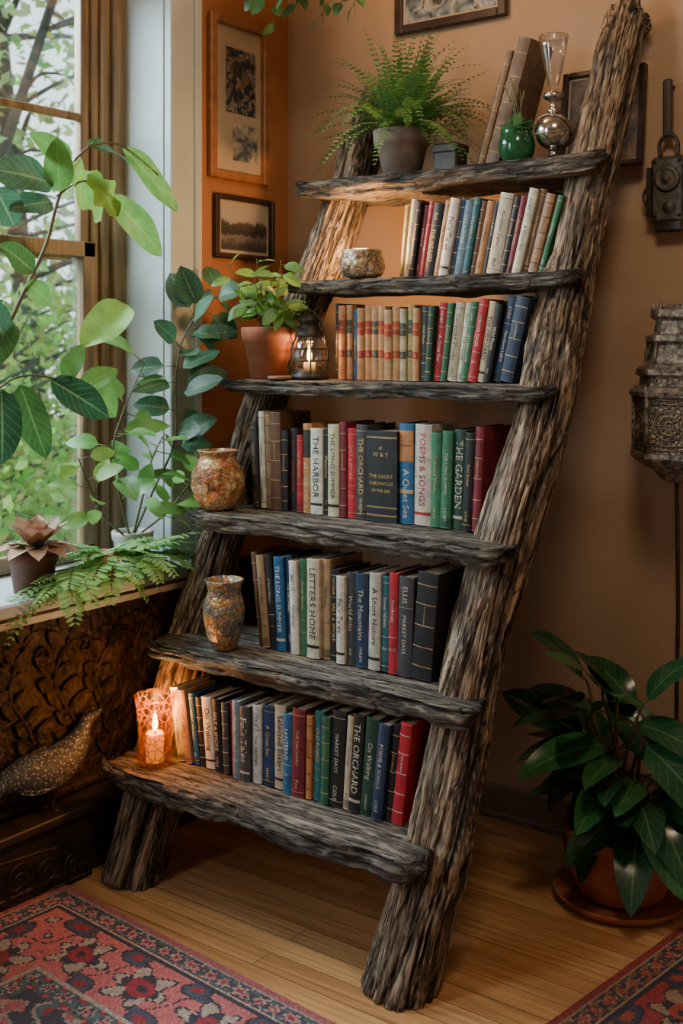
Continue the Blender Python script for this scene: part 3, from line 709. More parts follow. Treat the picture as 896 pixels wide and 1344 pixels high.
vl(-1.38,1.9,-1.3,1.8,.10,BG); vl(-1.1,1.37,-.98,1.44,.07,MG); vl(-1.15,1.40,-1.12,1.50,.06,MG)
mb.build('climbing_vine_plant',[M_leaf,M_soil,M_stem,simple('dark_glazed_pot',(.05,.035,.03),.3,0,.3,20,.2)])
random.seed(33)
mb=MB(); pot_mesh(mb,(.0,-.76,.812),.062,.05,.11,3,1)
stemleaves(mb,[(.0,-.76,.9),(.07,-.74,1.05),(.12,-.70,1.2),(.13,-.705,1.38),(.14,-.69,1.50),(.15,-.62,1.60),(.16,-.53,1.66)],24,.125,.085,BG,t0=.3,curl=(.05,.3),facing=1.1)
stemleaves(mb,[(.0,-.77,.9),(.09,-.88,1.0),(.12,-.95,1.18),(.12,-.91,1.3),(.13,-.83,1.45)],13,.12,.075,MG,t0=.3,facing=.9)
stemleaves(mb,[(.0,-.75,.9),(.09,-.70,.98),(.12,-.65,1.05),(.13,-.59,1.09)],12,.10,.055,LG,t0=.3)
stemleaves(mb,[(.0,-.78,.9),(.09,-.96,1.0),(.12,-1.04,1.10),(.12,-1.08,1.18)],9,.09,.05,LG,t0=.3)
stemleaves(mb,[(.0,-.76,.9),(.09,-.81,1.02),(.12,-.80,1.14),(.13,-.76,1.22)],12,.10,.055,MG,t0=.3)
mb.build('potted_leafy_plant',[M_leaf,M_soil,M_stem,simple('white_glazed_pot',(.40,.37,.34),.35,0,.2,20,.2)])
def frond(mb,base,az,el,L,droop,nl,lw,col,mat=0,stem=2,xmin=None,ymax=None,sr=.0015,wr=.36):
    p=V3(base); d=V3((math.cos(az)*math.cos(el),math.sin(az)*math.cos(el),math.sin(el))); path=[p.copy()]; st=L/nl
    for i in range(nl):
        d=(d+V3((0,0,-droop*st*3))).normalized(); p=p+d*st
        if xmin is not None and p.x<xmin: p.x=xmin
        if ymax is not None and p.y>ymax: p.y=ymax
        path.append(p.copy())
    V,F=tube(path,[sr*(1-.7*i/len(path)) for i in range(len(path))],4); mb.add(V,F,stem)
    c=jit(col,.2)
    for i in range(1,len(path)):
        t=i/len(path); dd=(path[i]-path[i-1]); 
        if dd.length<1e-5: continue
        dd.normalize(); s=dd.cross(V3((0,0,1)))
        if s.length<.05: s=V3((0,1,0))
        s.normalize(); n=s.cross(dd); w=lw*(math.sin(pi*min(1,t*.85+.12))**.7)
        for sg in (-1,1):
            leaf(mb,path[i],s*sg+dd*.45+n*rnd(-.15,.15),n,w*rnd(.85,1.1),w*wr,curl=.15,fold=.1,mat=mat,col=jit(c,.1),nl=3,shape='long')
random.seed(35)
FC=(.28,.54,.18)
mb=MB(); pot_mesh(mb,(.055,-.935,.812),.055,.042,.075,3,1)
for k in range(20):
    az=rnd(-1.7,1.6); frond(mb,(.07+rnd(-.02,.02),-.935+rnd(-.03,.03),.875),az,rnd(.1,.9),rnd(.13,.22),rnd(1.2,2.4),14,.042,FC,xmin=.04,wr=.42)
for k in range(14):
    az=rnd(-1.3,1.3); frond(mb,(.09,-.97+rnd(-.18,.22),.868),az,rnd(.1,.5),rnd(.13,.22),rnd(2.2,3.4),13,.044,FC,xmin=.14,wr=.45)
for k in range(8):
    frond(mb,(.09,-1.0,.868),rnd(-1.6,-1.2),rnd(.0,.3),rnd(.22,.38),rnd(.4,1.2),20,.042,FC,xmin=.10,wr=.42)
for k in range(8):
    frond(mb,(.08,-.90,.87),rnd(1.0,1.5),rnd(.1,.5),rnd(.2,.30),rnd(.5,1.4),17,.042,FC,xmin=.09,wr=.42)
mb.build('sill_boston_fern',[M_fern,M_soil,M_stem,M_terra])
mb=MB(); sc_=(.045,-1.175,.812); pot_mesh(mb,sc_,.068,.052,.11,0,1)
for ring,(n_,el,L) in enumerate(((9,.15,.13),(9,.6,.115),(7,1.05,.085),(5,1.3,.06))):
    for k in range(n_):
        az=2*pi*k/n_+ring*.4; d=V3((math.cos(az)*math.cos(el)+.15,math.sin(az)*math.cos(el),math.sin(el)))
        leaf(mb,(sc_[0]+.01,sc_[1],.935),d,V3((0,0,1))-d*.3,L,.062,curl=-.1 if ring else .25,fold=.3,mat=3,col=jit((.46,.26,.17),.3),nl=6)
for k in range(6):
    az=rnd(0,6.28); leaf(mb,(sc_[0],sc_[1],.92),(math.cos(az),math.sin(az),.9),(0,0,1),.09,.03,curl=.3,mat=2,col=jit(GR),nl=5)
mb.build('succulent_in_pot',[simple('brown_pot',(.16,.06,.035),.6,0,.3,20,.2),M_soil,M_leaf,leaf_mat('dried_petals',.6,.15,.2)])
random.seed(36); c=(.372,-.555,1.3925)
mb2=MB(); pot_mesh(mb2,(c[0],c[1],c[2]),.080,.052,.155,3,1,.028)
for k in range(15):
    az=rnd(2.0,6.4); r=rnd(.02,.14)
    top=(c[0]+math.cos(az)*r,c[1]+math.sin(az)*r,c[2]+.15+rnd(.06,.21))
    stemleaves(mb2,[(c[0]+rnd(-.02,.02),c[1]+rnd(-.02,.02),c[2]+.14),(c[0]+math.cos(az)*r*.4,c[1]+math.sin(az)*r*.4,c[2]+.2),top],6,.068,.038,(.13,.30,.10) if k%2 else LG,t0=.35,sr=.002,petiole=.012)
mb2.build('potted_shelf_plant',[M_leaf,M_soil,M_stem,M_terra])
mb=MB(); V,F=lathe([(.0,0),(.036,0),(.038,.004),(.036,.010),(.0,.010)],28,(.455,-.60,1.3925),.03); mb.add(V,F); mb.build('wooden_coaster',simple('coaster_wood',(.2,.1,.05),.6))

random.seed(37)
mb=MB(); c=(.656,-.25,2.0115); pot_mesh(mb,c,.088,.056,.145,3,1,.03)
for k in range(190):
    az=rnd(0,2*pi); el=rnd(.35,1.45); 
    if math.sin(az)>.2: el=max(el,.95)
    frond(mb,(c[0]+rnd(-.04,.04),c[1]+rnd(-.04,.04),c[2]+.13),az,el,rnd(.18,.38),rnd(.8,2.2),20,.020,(.11,.30,.08),ymax=-.02,sr=.0007,wr=.5)
mb.build('potted_maidenhair_fern',[M_fern,M_soil,M_stem,simple('grey_clay_pot',(.26,.20,.165),.7,0,.3,22,.4)])

random.seed(41)
mb=MB(); c=(1.385,-.285,0)
V,F=lathe([(.0,0),(.13,0),(.165,.008),(.182,.03),(.178,.032),(.16,.016),(.0,.012)],48,c); mb.add(V,F,3)
V,F=lathe([(.095,.014),(.115,.03),(.138,.08),(.146,.13),(.142,.165),(.150,.172),(.152,.188),(.146,.196),(.136,.196),(.132,.18),(.125,.172)],48,c,.01); mb.add(V,F,3)
V,F=lathe([(.134,.176),(.06,.184),(.0,.186)],40,c,.03); mb.add(V,F,1)
for k in range(14):
    az=2*pi*k/14+rnd(-.25,.25); r=rnd(.03,.17); h=rnd(.12,.38)
    b=(c[0]+rnd(-.04,.04),c[1]+rnd(-.04,.04),.18)
    tp=V3((c[0]+math.cos(az)*r,min(c[1]+math.sin(az)*r*.8,-.16),.18+h))
    P=catmull([b,((b[0]+tp.x)/2+rnd(-.02,.02),(b[1]+tp.y)/2,.18+h*.55),tp],5)
    V,F=tube(P,.005,6); mb.add(V,F,2)
    for j in range(4):
        p=P[min(len(P)-1,4+j*2)]; a2=az+rnd(-1.3,1.3)+(j-1.5)*.9; el=rnd(-.7,.5) if j<3 else rnd(.0,1.1)
        L=rnd(.16,.27)
        d=V3((math.cos(a2)*math.cos(el),math.sin(a2)*math.cos(el),math.sin(el)))
        if p.y+d.y*(L+.05)>-.03: d.y=-abs(d.y)*rnd(.1,.8)
        d.normalize(); q=p+d*.05; V,F=tube([p,p+d*.025+V3((0,0,.008)),q],.0028,5); mb.add(V,F,2)
        nn=V3((0,0,1))+V3((rnd(-.4,.4),rnd(-.7,.0),0))
        leaf(mb,q,d,nn,L,L*rnd(.38,.48),curl=rnd(.1,.55),fold=rnd(.05,.22),mat=0,col=jit((.018,.08,.036) if random.random()<.75 else (.035,.16,.05),.25),nl=12,wave=.03)
mb.build('potted_rubber_plant',[M_gloss,M_soil,M_stem,M_terra])

random.seed(43)
mb=MB(); c=(.47,-.50,2.66); pot_mesh(mb,c,.09,.06,.13,3,1)
for k in range(3):
    a=k*2.1; V,F=tube([(c[0]+.088*math.cos(a),c[1]+.088*math.sin(a),c[2]+.125),(c[0],c[1],RZ-.003)],.002,5); mb.add(V,F,2)
for k in range(12):
    a=k*.53+.2; P=[(c[0]+.05*math.cos(a),c[1]+.05*math.sin(a),c[2]+.125),(c[0]+.11*math.cos(a),c[1]+.11*math.sin(a),c[2]+.13),(c[0]+.15*math.cos(a),c[1]+.13*math.sin(a),c[2]+.0),(c[0]+.16*math.cos(a),c[1]+.14*math.sin(a),c[2]-rnd(.10,.19))]
    stemleaves(mb,P,9,.06,.038,GR,t0=.2,sr=.0018,petiole=.01,droop=.6)
mb.build('hanging_planter',[M_leaf,M_soil,M_stem,M_terra])

# ------------------------------------------------------------------ top shelf ornaments
z0=2.0115
mb=MB(); random.seed(51)
for (x,w,h,t,col,ys,dp) in ((.885,.014,.30,17,dg,-.20,.11),(.903,.020,.36,17,(.23,.15,.09),-.225,.13),(.926,.012,.37,17,tn,-.22,.13),(.941,.040,.385,17,(.17,.11,.07),-.235,.145)):
    add_book(mb,x,ys,z0,w,h,dp,math.radians(t),col,GOLD,5)
mb.build('tall_album_books',[M_cloth,M_pages,M_foil])
mb=MB(); V,F=bbox(.775,.855,-.26,-.19,z0,z0+.085,.004); mb.add(V,F,0,smooth=False)
V,F=bbox(.771,.859,-.264,-.186,z0+.062,z0+.09,.004); mb.add(V,F,0,smooth=False); V,F=lathe([(.0,0),(.008,.002),(.008,.012),(.0,.014)],12,(.815,-.225,z0+.089)); mb.add(V,F,1)
mb.build('trinket_box',[M_dkwood,M_brassdk])
mb=MB(); c=(1.072,-.285,z0)
V,F=lathe([(.026,0),(.038,.006),(.050,.03),(.053,.055),(.047,.08),(.042,.09),(.047,.1),(.044,.101),(.038,.09),(.0,.085)],32,c); mb.add(V,F,3)
for k in range(30):
    az=rnd(0,6.28); el=rnd(.1,1.4); leaf(mb,(c[0]+rnd(-.025,.025),c[1]+rnd(-.025,.025),z0+.09),(math.cos(az)*math.cos(el),math.sin(az)*math.cos(el)*.8,math.sin(el)),(0,0,1),rnd(.04,.07),.026,curl=.2,mat=0,col=jit((.12,.28,.12),.3),nl=5)
for k in range(6):
    V,F=tube([(c[0]+rnd(-.02,.02),c[1]+rnd(-.02,.02),z0+.09),(c[0]+rnd(-.05,.05),c[1]+rnd(-.03,.03),z0+.09+rnd(.08,.16))],.0022,5); mb.add(V,F,2)
g=G('green_glaze'); g.base(g.ramp(g.noise(g.coord(),20,4),[(.3,(.008,.05,.018)),(.7,(.02,.13,.05))])); g.set(Roughness=.1)
mb.build('green_glazed_planter',[M_leaf,M_soil,M_stem,g.m])
g=G('polished_silver'); g.base(g.ramp(g.noise(g.coord(),18,4),[(.3,(.34,.32,.29)),(.7,(.72,.70,.67))])); g.set(Roughness=.16,Metallic=1.)
mb=MB(); c=(1.182,-.275,z0)
V,F=lathe([(.030,0),(.032,.004),(.018,.010),(.012,.02),(.014,.032)],28,c); mb.add(V,F,0)
R=.052; V,F=lathe([(max(.0,R*math.sin(a)),.082-R*math.cos(a)) for a in [pi*k/16 for k in range(17)]],32,c); mb.add(V,F,0)
for q_,tl in ((.056,.2),(.0555,-.9)):
    V,F=tube([(c[0]+q_*math.cos(k*pi/16),c[1]+q_*math.sin(k*pi/16)*math.cos(tl),z0+.082+q_*math.sin(k*pi/16)*math.sin(tl)) for k in range(33)],.0028,6); mb.add(V,F,2)
V,F=lathe([(.012,.132),(.018,.140),(.010,.148),(.008,.165),(.026,.175),(.030,.182),(.026,.19),(.012,.195)],24,c); mb.add(V,F,0)
V,F=lathe([(.010,.194),(.016,.215),(.026,.26),(.036,.31),(.043,.35),(.042,.352),(.034,.31),(.024,.26),(.014,.217),(.0,.20)],32,c); mb.add(V,F,1)
mb.build('silver_orb_with_glass_goblet',[g.m,glass_mat('thin_goblet_glass',(.96,.97,1),.02,.02),M_brassdk])

# ------------------------------------------------------------------ pictures
M_fr1=simple('orange_wood_frame',(.30,.13,.055),.4,0,.3,20,.2); M_fr2=simple('dark_picture_frame',(.035,.02,.015),.4,0,.4,20,.2)
M_mat=simple('picture_mat',(.46,.38,.29),.8,0,.08,10,.05)
def art(name,stops,scale=14):
    g=G(name); v=g.coord(); n=g.noise(v,scale,5,.6,.6); g.base(g.ramp(n,stops)); g.set(Roughness=.5); return g.m
A1=art('abstract_print',[(.40,(.012,.015,.02)),(.50,(.04,.05,.06)),(.54,(.45,.40,.32)),(.57,(.03,.05,.08)),(.64,(.30,.12,.06))],26)
A2=art('small_print',[(.4,(.05,.08,.12)),(.5,(.25,.25,.24)),(.6,(.5,.44,.36))],18)
g=G('seaside_photo'); v=g.coord(); sp=g.node('ShaderNodeSeparateXYZ'); g.L(v,sp.inputs[0]); n=g.noise(v,35,4)
h=g.math('ADD',sp.outputs[2],g.math('MULTIPLY',g.math('SUBTRACT',n,.5),.06))
g.base(g.ramp(h,[(.05,(.05,.05,.05)),(.075,(.18,.17,.16)),(.085,(.03,.03,.03)),(.12,(.07,.065,.06)),(.13,(.38,.36,.32))])); g.set(Roughness=.5); A3=g.m
def frameL(y0,y1,z0,z1,w,mf,wins):
    e=MB(); d=.024
    for b in ((.002,d,y0,y0+w,z0,z1),(.002,d,y1-w,y1,z0,z1),(.002,d,y0+w,y1-w,z0,z0+w),(.002,d,y0+w,y1-w,z1-w,z1)):
        V,F=bbox(*b,.004); e.add(V,F,0,smooth=False)
    for b in ((.002,d-.007,y0+w,y0+w+.006,z0+w,z1-w),(.002,d-.007,y1-w-.006,y1-w,z0+w,z1-w)):
        V,F=box(*b); e.add(V,F,0,smooth=False)
    V,F=box(.002,.010,y0+w*.5,y1-w*.5,z0+w*.5,z1-w*.5); e.add(V,F,1,smooth=False)
    for i,(a,b,c,dd) in enumerate(wins):
        V,F=box(.002,.0115,a,b,c,dd); e.add(V,F,2+i,smooth=False)
    return e
frameL(-.43,-.13,2.05,2.60,.03,M_fr1,[(-.345,-.195,2.28,2.50),(-.31,-.185,2.12,2.245)]).build('framed_prints',[M_fr1,M_mat,A1,A2])
frameL(-.405,-.10,1.785,2.0,.018,M_fr2,[(-.37,-.135,1.815,1.965)]).build('framed_photograph',[M_fr2,M_mat,A3])
def frameB(name,x0,x1,z0,z1,w,mf,am,y=0,tilt=0):
    mb=MB()
    for b in ((x0,x0+w,-.026,-.002,z0,z1),(x1-w,x1,-.026,-.002,z0,z1),(x0+w,x1-w,-.026,-.002,z0,z0+w),(x0+w,x1-w,-.026,-.002,z1-w,z1)):
        V,F=bbox(*b,.004); mb.add(V,F,0,smooth=False)
    V,F=box(x0+w*.5,x1-w*.5,-.012,-.002,z0+w*.5,z1-w*.5); mb.add(V,F,1,smooth=False)
    V,F=box(x0+w*1.3,x1-w*1.3,-.0135,-.002,z0+w*1.3,z1-w*1.3); mb.add(V,F,2,smooth=False)
    ob=mb.build(name,[mf,M_mat,am])
    if tilt: ob.rotation_euler=(tilt,0,0); ob.location.y=y
    return ob
frameB('framed_painting',.475,.895,2.53,2.93,.03,M_fr2,art('blue_painting',[(.38,(.02,.03,.05)),(.48,(.14,.20,.26)),(.55,(.4,.4,.38)),(.62,(.05,.05,.06))],16))
frameB('small_leaning_picture',1.10,1.36,z0,z0+.30,.018,M_fr2,art('dark_print',[(.4,(.03,.025,.02)),(.6,(.14,.10,.07))],18),y=-.07,tilt=-.12)

# ------------------------------------------------------------------ ornate lantern on pole
g=G('filigree_metal'); v=g.coord(); vo=g.voro(v,85,'DISTANCE_TO_EDGE'); n=g.noise(v,60,5)
g.base(g.mix(g.ramp(vo.outputs[0],[(.05,(0,0,0)),(.14,(1,1,1))]),(.05,.045,.038),(.34,.30,.25))); g.set(Roughness=.5,Metallic=.35)
g.bump(g.math('ADD',n,g.math('MULTIPLY',vo.outputs[0],2.)),.8,.006); M_fil=g.m
g=G('patinated_metal'); v=g.coord(); n=g.noise(v,55,6,.7); g.base(g.ramp(n,[(.38,(.045,.04,.035)),(.5,(.20,.18,.155)),(.62,(.40,.37,.32))])); g.set(Roughness=.48,Metallic=.5); g.bump(n,.9,.005); M_pat=g.m
NS=6; ro=.15
mb=MB(); c=(1.497,-.17,0); zb=1.13
V,F=lathe([(.012,zb-.012),(.03,zb-.008),(.045,zb+.0),(.058,zb+.018),(.085,zb+.030),(.118,zb+.052),(.126,zb+.06),(.126,zb+.074)],NS,c,rot=ro); mb.add(V,F,0,smooth=False)
V,F=lathe([(.113,zb+.074),(.113,zb+.225)],NS,c,rot=ro); mb.add(V,F,1,smooth=False)
prof=[(.128,zb+.225),(.131,zb+.237),(.116,zb+.25),(.104,zb+.255),(.098,zb+.275),(.112,zb+.285),(.110,zb+.298),(.086,zb+.315),(.076,zb+.345),(.070,zb+.365),(.086,zb+.375),(.082,zb+.39),(.062,zb+.395),(.056,zb+.43),(.072,zb+.44),(.070,zb+.46),(.044,zb+.465),(.02,zb+.475),(.0,zb+.478)]
V,F=lathe(prof,NS,c,rot=ro); mb.add(V,F,0,smooth=False)
for k in range(NS):
    a=k*2*pi/NS+ro; ca,sa=math.cos(a),math.sin(a)
    V,F=tube([(c[0]+ca*.116,c[1]+sa*.116,zb+.06),(c[0]+ca*.116,c[1]+sa*.116,zb+.24)],.007,8); mb.add(V,F,0)
    V,F=tube([(c[0]+ca*.080,c[1]+sa*.080,zb+.30),(c[0]+ca*.084,c[1]+sa*.084,zb+.34),(c[0]+ca*.074,c[1]+sa*.074,zb+.38)],.0045,6); mb.add(V,F,0)
    V,F=lathe([(.006,0),(.009,.008),(.0,.026)],8,(c[0]+ca*.062,c[1]+sa*.062,zb+.458)); mb.add(V,F,0)
    V,F=lathe([(.007,0),(.009,.007),(.0,.022)],8,(c[0]+ca*.118,c[1]+sa*.118,zb+.236)); mb.add(V,F,0)
    am=a+pi/NS; ap=.113*math.cos(pi/NS); o=V3((math.cos(am),math.sin(am),0)); s=V3((-math.sin(am),math.cos(am),0)); cc=V3((c[0],c[1],zb+.150))+o*(ap+.002)
    for R_ in (.040,.026,.011):
        P=[cc+s*(R_*math.cos(q*pi/10))+V3((0,0,R_*math.sin(q*pi/10))) for q in range(21)]; V,F=tube(P,.0028,5); mb.add(V,F,2)
    for q in range(10):
        P=[cc+s*(.011*math.cos(q*pi/5))+V3((0,0,.011*math.sin(q*pi/5))),cc+s*(.040*math.cos(q*pi/5))+V3((0,0,.040*math.sin(q*pi/5)))]; V,F=tube(P,.002,5); mb.add(V,F,2)
    for zz in (.084,.096,.206,.218):
        P=[cc+s*-.052+V3((0,0,zz-.150)),cc+s*.052+V3((0,0,zz-.150))]; V,F=tube(P,.0026,5); mb.add(V,F,2)
    for sx in (-.042,.042):
        for zz in (.110,.190):
            P=[cc+s*(sx+.008*math.cos(q*pi/4))+V3((0,0,zz-.150+.008*math.sin(q*pi/4))) for q in range(9)]; V,F=tube(P,.002,5); mb.add(V,F,2)
    # pierced ovals in the roof
    ar=.098*math.cos(pi/NS); c2=V3((c[0],c[1],zb+.268))+o*(ar+.004)
    for sx in (-.03,0,.03):
        P=[c2+s*(sx+.009*math.cos(q*pi/4))+V3((0,0,.007*math.sin(q*pi/4))) for q in range(9)]; V,F=tube(P,.0018,5); mb.add(V,F,2)
V,F=tube(catmull([(c[0],c[1],zb),(c[0]+.004,c[1],.8),(c[0]-.002,c[1]+.01,.4),(c[0],c[1]+.1,.01)],6),.006,8); mb.add(V,F,3)
V,F=lathe([(.045,0.001),(.045,.008),(.02,.014),(.006,.03)],24,(c[0],c[1]+.1,0)); mb.add(V,F,3)
mb.build('ornate_pole_lantern',[M_pat,M_fil,M_brassdk,M_iron])

# ------------------------------------------------------------------ iron pulley on wall
mb=MB(); x,y=1.425,-.035
V,F=bbox(x-.045,x+.055,y-.028,y+.0,1.84,2.03,.01); mb.add(V,F,0,smooth=False)
V,F=bbox(x-.055,x-.042,y-.035,y+.01,1.86,2.0,.003); mb.add(V,F,1,smooth=False); V,F=bbox(x+.052,x+.065,y-.035,y+.01,1.86,2.0,.003); mb.add(V,F,1,smooth=False)
V,F=bbox(x-.035,x+.045,y-.022,y,1.815,1.85,.006); mb.add(V,F,1,smooth=False)
def yl(prof,cx,cz,yy,mat,n=24):
    V,F=lathe(prof,n,(0,0,0)); mb.add([(cx+p[0],yy-p[2],cz+p[1]) for p in V],F,mat)
yl([(.036,0),(.038,.006),(.03,.012),(.026,.008),(.012,.008),(.010,.016),(.0,.017)],x+.005,1.965,y-.026,0)
yl([(.018,0),(.018,.006),(.0,.008)],x+.01,1.885,y-.026,0)
for dx in (-.03,.04):
    for zz in (1.86,2.015): yl([(.005,0),(.005,.004),(.0,.006)],x+dx,zz,y-.027,1,10)
V,F=tube(catmull([(x-.02,y-.012,2.03),(x-.022,y-.014,2.07),(x+.005,y-.014,2.095),(x+.03,y-.014,2.07),(x+.028,y-.012,2.03)],5),.006,8); mb.add(V,F,1)
V,F=bbox(x-.012,x+.016,y-.02,y-.008,2.085,2.25,.005); mb.add(V,F,2,smooth=False)
V,F=tube(catmull([(x-.06,y-.01,1.95),(x-.072,y-.012,1.92),(x-.06,y-.012,1.89)],5),.004,6); mb.add(V,F,1)
V,F=tube([(x,y,2.235),(x,0.0,2.235)],.006,8); mb.add(V,F,1); V,F=tube([(x,y,2.0),(x,0.0,2.0)],.006,8); mb.add(V,F,1)
mb.build('iron_pulley_block',[simple('pitted_iron',(.10,.09,.08),.6,.5,.5,40,.8),M_iron,M_dkwood])

# ------------------------------------------------------------------ bird sculpture on left ledge
g=G('speckled_plumage'); v=g.coord(); vo=g.voro(v,120); 
g.base(g.ramp(vo.outputs[0],[(.20,(.46,.46,.45)),(.38,(.07,.075,.082))])); g.set(Roughness=.5); g.bump(vo.outputs[0],.6,.004); M_bird=g.m
mb=MB(); bx=.062
P=catmull([(bx,-1.345,.290),(bx,-1.28,.318),(bx,-1.21,.318),(bx,-1.14,.310),(bx,-1.07,.330),(bx,-1.03,.362),(bx,-1.01,.390),(bx,-.995,.411),(bx,-.972,.418),(bx,-.940,.430)],5)
R=[.006,.030,.052,.060,.050,.034,.021,.018,.013,.0015]
RR=[]
for i in range(len(P)):
    t=i/5; k=min(int(t),len(R)-2); RR.append(R[k]+(R[k+1]-R[k])*(t-k))
V,F=tube(P,RR,20); mb.add(V,F,0)
for sg in (-1,1):
    leaf(mb,(bx+sg*.042,-1.08,.335),(sg*.02,-1,-.10),(sg,0,.35),.19,.10,curl=.12,fold=-.1,mat=0,col=(1,1,1),nl=8)
    leaf(mb,(bx+sg*.046,-1.10,.325),(sg*.02,-1,-.22),(sg,0,.3),.16,.07,curl=.15,fold=-.1,mat=0,col=(1,1,1),nl=8)
    V,F=tube(catmull([(bx+sg*.02,-1.14,.275),(bx+sg*.022,-1.135,.24),(bx+sg*.022,-1.145,.215),(bx+sg*.022,-1.14,.2)],4),[.012]*4+[.007]*5+[.004]*4,8); mb.add(V,F,1)
    for a in (-.6,0,.6,3.1):
        V,F=tube([(bx+sg*.022,-1.14,.2),(bx+sg*.022+.022*math.sin(a),-1.14+.028*math.cos(a),.1985)],.0028,5); mb.add(V,F,1)
    V,F=lathe([(.0,-.003),(.003,0),(.0,.003)],8,(bx+sg*.014,-.985,.419)); mb.add(V,F,2)
for k in range(5): leaf(mb,(bx+(k-2)*.006,-1.28,.312),((k-2)*.05,-1,.02-.12*abs(k-2)),(0,.1,1),.11,.035,curl=.25,mat=0,col=(1,1,1),nl=5)
V,F=tube([(bx,-.995,.424),(bx,-1.005,.446)],[.006,.001],8); mb.add(V,F,1)
mb.build('guinea_fowl_sculpture',[M_bird,M_iron,M_soil])
mb=MB()
for (yc,zc,r,sg) in ((-1.29,.08,.045,1),(-1.19,.065,.04,-1),(-1.11,.055,.032,1),(-1.38,.09,.05,-1)):
    P=[(.128,yc+sg*(r*(1-t/22))*math.cos(t*.5),zc+(r*(1-t/22))*math.sin(t*.5)) for t in range(20)]; V,F=tube(P,.0042,6); mb.add(V,F)
V,F=tube([(.128,-1.45,.006),(.128,-1.04,.006)],.005,6); mb.add(V,F); V,F=tube(catmull([(.128,-1.45,.15),(.128,-1.3,.135),(.128,-1.15,.115),(.128,-1.06,.06),(.128,-1.04,.006)],5),.0045,6); mb.add(V,F)
mb.build('wrought_iron_scrollwork',M_iron)

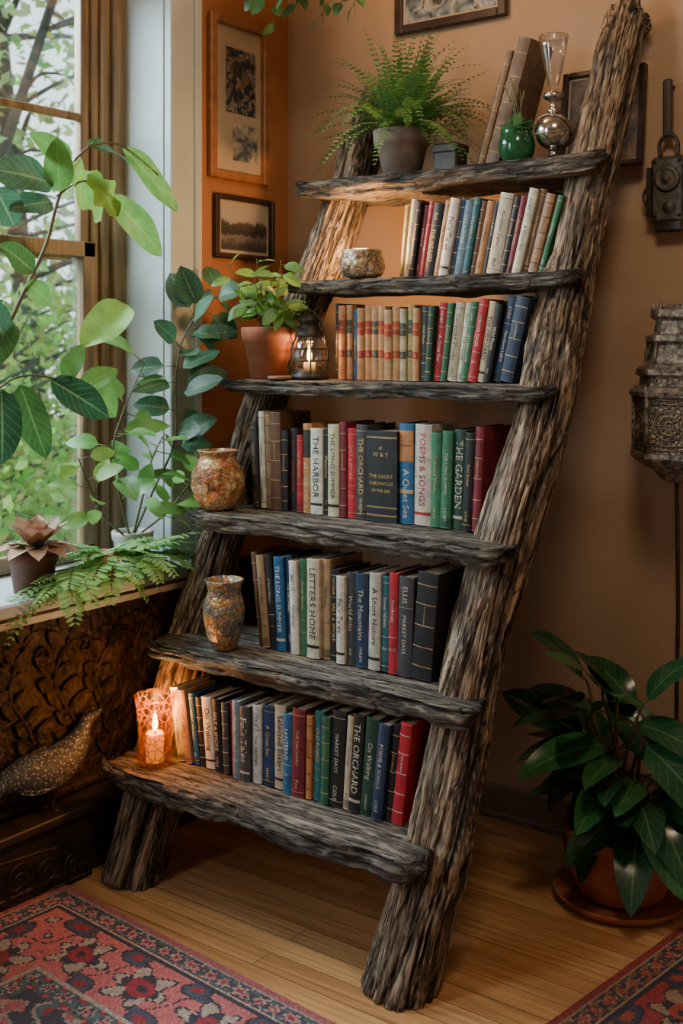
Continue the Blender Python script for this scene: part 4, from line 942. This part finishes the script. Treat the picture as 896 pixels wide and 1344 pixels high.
# ------------------------------------------------------------------ rugs
g=G('rug_wool'); v=g.coord(); n=g.noise(v,260,3); g.base(g.mix(1.,g.attr(),g.ramp(n,[(.3,(.6,.6,.6)),(.7,(1.2,1.2,1.2))]),'MULTIPLY')); g.set(Roughness=.95); g.bump(n,.6,.004); M_rug=g.m
def rug(name,corner,ang,W,H,pal,seed,cell=.0062):
    rng=np.random.default_rng(seed); nx=int(W/cell); ny=int(H/cell)
    pink,navy,cream,teal,red=[np.array(k) for k in pal]
    u=(np.arange(nx)+.5)*cell; v=(np.arange(ny)+.5)*cell; U,Vv=np.meshgrid(u,v)
    eu=np.minimum(U,nx*cell-U); ev=np.minimum(Vv,ny*cell-Vv); e=np.minimum(eu,ev); al=np.where(eu<ev,Vv,U)
    wx_=.008*np.sin(U*37+Vv*11)+.006*np.sin(Vv*53); al=al+wx_
    C=np.zeros((ny,nx,3))
    def put(m,c): C[m]=c
    def ros(p,q,base,cp,cs,cc,ct,mask):
        r=np.hypot(p,q); th=np.arctan2(q,p); R=.33+.09*np.cos(6*th)
        put(mask,base)
        r2=np.hypot(np.abs(p)-.5,(np.abs(q)-.40)*1.3); put(mask&(r2<.21),cs); put(mask&(r2<.17),ct); put(mask&(r2<.09),cc)
        put(mask&(np.abs(q-.36*np.sin(p*2*pi))<.025),cs)
        lf=np.hypot((np.abs(p)-.33)*1.0,(q-.30*np.sign(p))*2.2); put(mask&(lf<.12),ct)
        put(mask&(r<R),cs); put(mask&(r<R-.04),cp); put(mask&(r<.21+.05*np.cos(4*th)),cs); put(mask&(r<.16),cc); put(mask&(r<.06),cs)
    def per(x,L): return np.mod(x/L,1)-.5
    f=e>.36; p=per(U,.24); q=per(Vv+.12*(np.floor(U/.24)%2),.24); ros(p,q,navy*1.3,pink*.8,cream*.7,red,teal,f)
    dia=(np.abs(per(U,.12))+np.abs(per(Vv,.12))<.10)&f; put(dia,pink)
    m=(e>.30)&(e<=.36); ros(per(al,.07),(e-.33)/.06,teal,cream*.7,navy,pink,red,m)
    put((e>.294)&(e<=.302),cream*.8)
    m=(e>.09)&(e<=.294); ros(per(al,.22),(e-.192)/.204,pink,cream*.8,navy,red,navy*2.0,m)
    put((e>.083)&(e<=.092),navy); put((e>.074)&(e<=.083),cream*.8)
    m=(e>.026)&(e<=.074); ros(per(al,.055),(e-.05)/.048,navy*1.5,pink,cream*.7,red,teal,m)
    put((e>.019)&(e<=.026),cream*.7); put(e<=.019,pink*.8)
    C*=(1+rng.normal(0,.13,(ny,nx,1))); C*=(1+.15*np.sin(Vv*9+np.sin(U*5)))[...,None]*.95
    C=C*.90+.10*np.array([.22,.13,.12])
    C=np.clip(C,0,1)
    X,Y=np.meshgrid(np.arange(nx+1)*cell,np.arange(ny+1)*cell)
    Z=.010+.0015*rng.random(X.shape)
    ca,sa=math.cos(ang),math.sin(ang)
    wx=corner[0]+X*ca+Y*sa; wy=corner[1]+X*sa-Y*ca
    top=np.stack([wx,wy,Z],-1).reshape(-1,3)-np.array([corner[0],corner[1],0])
    idx=np.arange((nx+1)*(ny+1)).reshape(ny+1,nx+1)
    a=idx[:-1,:-1].ravel(); b=idx[:-1,1:].ravel(); c_=idx[1:,1:].ravel(); d=idx[1:,:-1].ravel()
    faces=np.stack([a,d,c_,b],-1)
    ring=list(idx[0,:])+list(idx[1:,-1])+list(idx[-1,-2::-1])+list(idx[-2:0:-1,0])
    bot=top[ring].copy(); bot[:,2]=.0005; o=len(top); verts=np.concatenate([top,bot]); nr=len(ring)
    sk=[(int(ring[i]),int(ring[(i+1)%nr]),o+(i+1)%nr,o+i) for i in range(nr)]
    fl=faces.tolist()+sk+[[o+i for i in range(nr)]]
    me=bpy.data.meshes.new(name); me.from_pydata(verts.tolist(),[],fl); me.materials.append(M_rug)
    cols=np.repeat(C.reshape(-1,3),4,axis=0); cols=np.concatenate([cols,np.ones((len(cols),1))],1)
    rest=len(me.loops)-len(cols); cols=np.concatenate([cols,np.tile([*(navy),1],(rest,1))])
    at=me.color_attributes.new('Col','FLOAT_COLOR','CORNER'); at.data.foreach_set('color',cols.ravel().astype(np.float32))
    me.update(); ob=bpy.data.objects.new(name,me); ob.location=(corner[0],corner[1],0); scene.collection.objects.link(ob); return ob
PAL=((.52,.15,.16),(.03,.038,.062),(.52,.44,.37),(.07,.13,.14),(.30,.03,.05))
PAL2=((.32,.03,.026),(.018,.018,.03),(.42,.27,.14),(.18,.09,.03),(.36,.05,.02))
rug('rug',(.135,-1.135),math.radians(-4.5),1.22,1.9,PAL,1)
rug('rug',(1.575,-.36),math.radians(-8.5),1.6,2.1,PAL2,2)

# ------------------------------------------------------------------ lights / world / camera
def area(name,loc,target,sx,sy,w,col):
    l=bpy.data.lights.new(name,'AREA'); l.shape='RECTANGLE'; l.size=sx; l.size_y=sy; l.energy=w; l.color=col
    o=bpy.data.objects.new(name,l); o.location=loc; o.rotation_euler=(V3(target)-V3(loc)).to_track_quat('-Z','Y').to_euler(); scene.collection.objects.link(o); return o
area('sky_light_window_1',(-1.3,-1.7,3.3),(1.0,-.9,.7),2.2,1.6,480,(.74,.89,1))
area('added_cool_fill',(-.45,-3.45,1.9),(1.7,-1.7,.7),1.3,1.8,140,(.82,.92,1))  # added cool fill behind the extra opening, unseen by the camera
area('added_warm_fill',(2.0,-1.7,3.0),(1.3,-.4,.9),.4,.4,17,(1,.76,.52))  # added warm fill under the ceiling, no lamp fitting there
plight('picture_light',(.72,-.62,2.85),12,(1,.56,.25),.08)
w=bpy.data.worlds.new('World'); scene.world=w; w.use_nodes=True
bgn=w.node_tree.nodes['Background']; bgn.inputs[0].default_value=(.76,.88,.95,1); bgn.inputs[1].default_value=2.9

cd=bpy.data.cameras.new('camera'); co=bpy.data.objects.new('camera',cd); scene.collection.objects.link(co)
co.location=(2.62,-3.23,1.5); co.rotation_euler=(pi/2,0,math.radians(36.4))
cd.sensor_width=36; cd.lens=1509/1344*36; cd.shift_y=-(672-450)/1344; cd.clip_start=.05
cd.dof.use_dof=True; cd.dof.focus_distance=3.05; cd.dof.aperture_fstop=4.0
scene.camera=co
